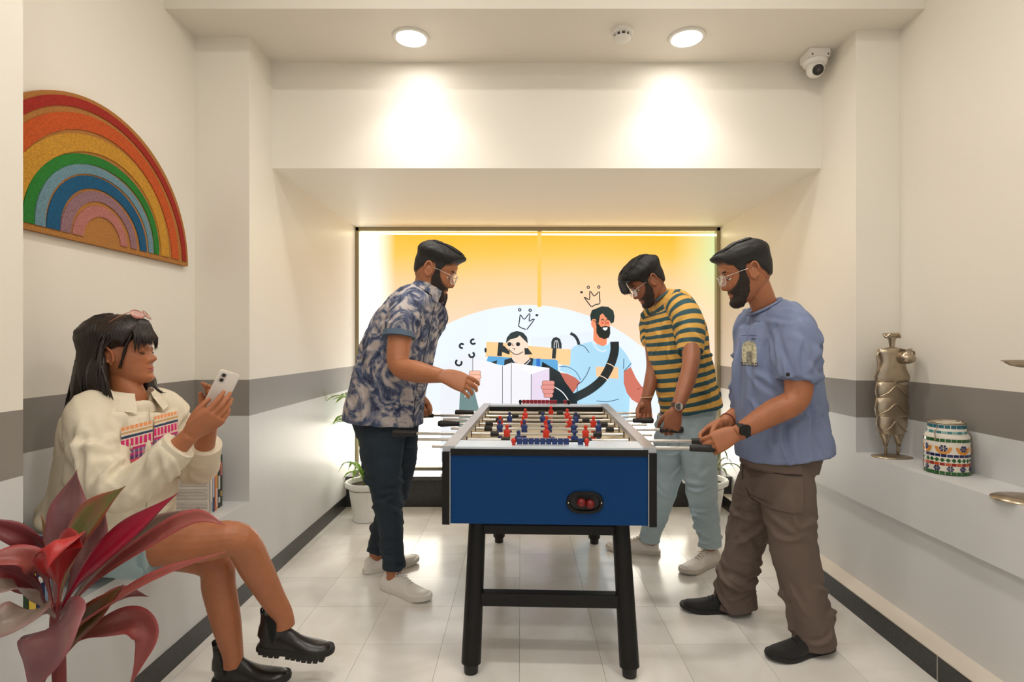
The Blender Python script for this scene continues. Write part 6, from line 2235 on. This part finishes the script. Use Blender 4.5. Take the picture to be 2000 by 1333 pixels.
# mosaic jar
jy = 2.19
jc = V(((1849 - VPX) * jy / FPX, jy, SHELF))
jar = thing('mosaic_jar', jc, 'mosaic glass jar with metal rim and wire handle on the shelf', 'jar')
rj, hj = .0745, .205
GROUT = mat('jar_grout', (226, 218, 204), .7)
MB().lathe([(.066, 0), (rj, .004), (rj + .001, .07), (rj, .145), (.070, .156), (.064, .162), (.062, .196), (.060, .2), (.054, .2), (.055, .16), (.0001, .155)], jc, 48).build('body', GROUT, jar, smooth=True, angle=50)
rimp = [jc + V((.061 * math.cos(2 * math.pi * k / 40), .061 * math.sin(2 * math.pi * k / 40), .202)) for k in range(41)]
MB().tube(rimp, [.0035] * 41, n=8, sub=1).build('rim', METAL, jar, smooth=True)
MB().tube([jc + V((-.062, -.03, .190)), jc + V((-.075, -.04, .180)), jc + V((-.078, -.04, .155)), jc + V((-.070, -.036, .135))], [.0022] * 4, n=8, sub=5).build('handle', METAL, jar, smooth=True)
MB().tube([jc + V((.064, -.01, .185)), jc + V((.082, -.02, .15)), jc + V((.090, -.02, .10)), jc + V((.080, -.02, .06))], [.0018] * 4, n=8, sub=5).build('handle', METAL, jar, smooth=True)
def tiles(z0, z1, n, r_, rgb, rgb2=None, diamond=False, gap=.12, ph=0.0):
    ms = [mat('glass_%d_%d_%d' % c_, c_, .15) for c_ in ((rgb, rgb2) if rgb2 else (rgb,))]
    a_ = math.pi / n * (1 - gap)
    zc, hz = (z0 + z1) / 2, (z1 - z0) / 2
    proto = {}
    for i in range(n):
        q = i % len(ms)
        if q not in proto:
            mb = MB()
            cs = [(-a_, -hz), (a_, -hz), (a_, hz), (-a_, hz)] if not diamond else [(0, -hz), (a_, 0), (0, hz), (-a_, 0)]
            for rr in (r_ - .001, r_ + .0016):
                mb.v += [V((rr * math.cos(a), rr * math.sin(a), zc + z)) for a, z in cs]
            mb.f = [(0, 1, 5, 4), (1, 2, 6, 5), (2, 3, 7, 6), (3, 0, 4, 7), (4, 5, 6, 7), (3, 2, 1, 0)]
            mb.uv = [(0, 0)] * 8
            o = mb.build('tile', ms[q], jar, local=True)
            proto[q] = o.data
        else:
            o = bpy.data.objects.new('tile', proto[q])
            COL.objects.link(o)
            o.parent = jar
        o.rotation_euler = (0, 0, 2 * math.pi * (i + ph) / n)
GN, NV, RD, TQ = (36, 92, 40), (30, 34, 84), (150, 36, 30), (64, 132, 132)
tiles(.003, .015, 26, rj, GN)
tiles(.038, .049, 26, rj, RD, (196, 84, 40))
tiles(.051, .069, 26, rj, GN, diamond=True, gap=.1)
tiles(.072, .083, 24, rj, NV)
tiles(.131, .143, 26, rj, GN)
tiles(.162, .172, 24, .064, TQ, (140, 180, 176))
tiles(.183, .196, 20, .062, (40, 104, 120))
for n, zc, rr, nb in ((11, .0265, .0105, 6), (7, .106, .0125, 6)):
    for i in range(n):
        a0 = 2 * math.pi * (i + .35) / n
        for k in range(nb):
            mb = MB()
            a = 2 * math.pi * k / nb
            pts = [(0.15 * rr, a), (rr, a - .38), (rr * 1.08, a), (rr, a + .38)]
            for q in (rj + .0006, rj + .0024):
                for r_, aa in pts:
                    th_ = a0 + r_ * math.cos(aa) / rj
                    mb.v.append(jc + V((q * math.cos(th_), q * math.sin(th_), zc + r_ * math.sin(aa))))
            mb.f = [(0, 1, 5, 4), (1, 2, 6, 5), (2, 3, 7, 6), (3, 0, 4, 7), (4, 5, 6, 7), (3, 2, 1, 0)]
            mb.uv = [(0, 0)] * 8
            mb.build('petal_tile', mat('glass_%d_%d_%d' % NV, NV, .15), jar)
        if n == 7:
            for k in range(15):
                a = math.pi + math.pi * k / 14
                mb = MB()
                for q in (rj + .0006, rj + .0024):
                    for r_, aa in ((.0165, a - .08), (.027, a - .10), (.027, a + .10), (.0165, a + .08)):
                        th_ = a0 + r_ * math.cos(aa) / rj
                        mb.v.append(jc + V((q * math.cos(th_), q * math.sin(th_), zc + .004 + r_ * math.sin(aa))))
                mb.f = [(0, 1, 5, 4), (1, 2, 6, 5), (2, 3, 7, 6), (3, 0, 4, 7), (4, 5, 6, 7), (3, 2, 1, 0)]
                mb.uv = [(0, 0)] * 8
                mb.build('ray_tile', mat('glass_226_150_60', (226, 150, 60), .15), jar)
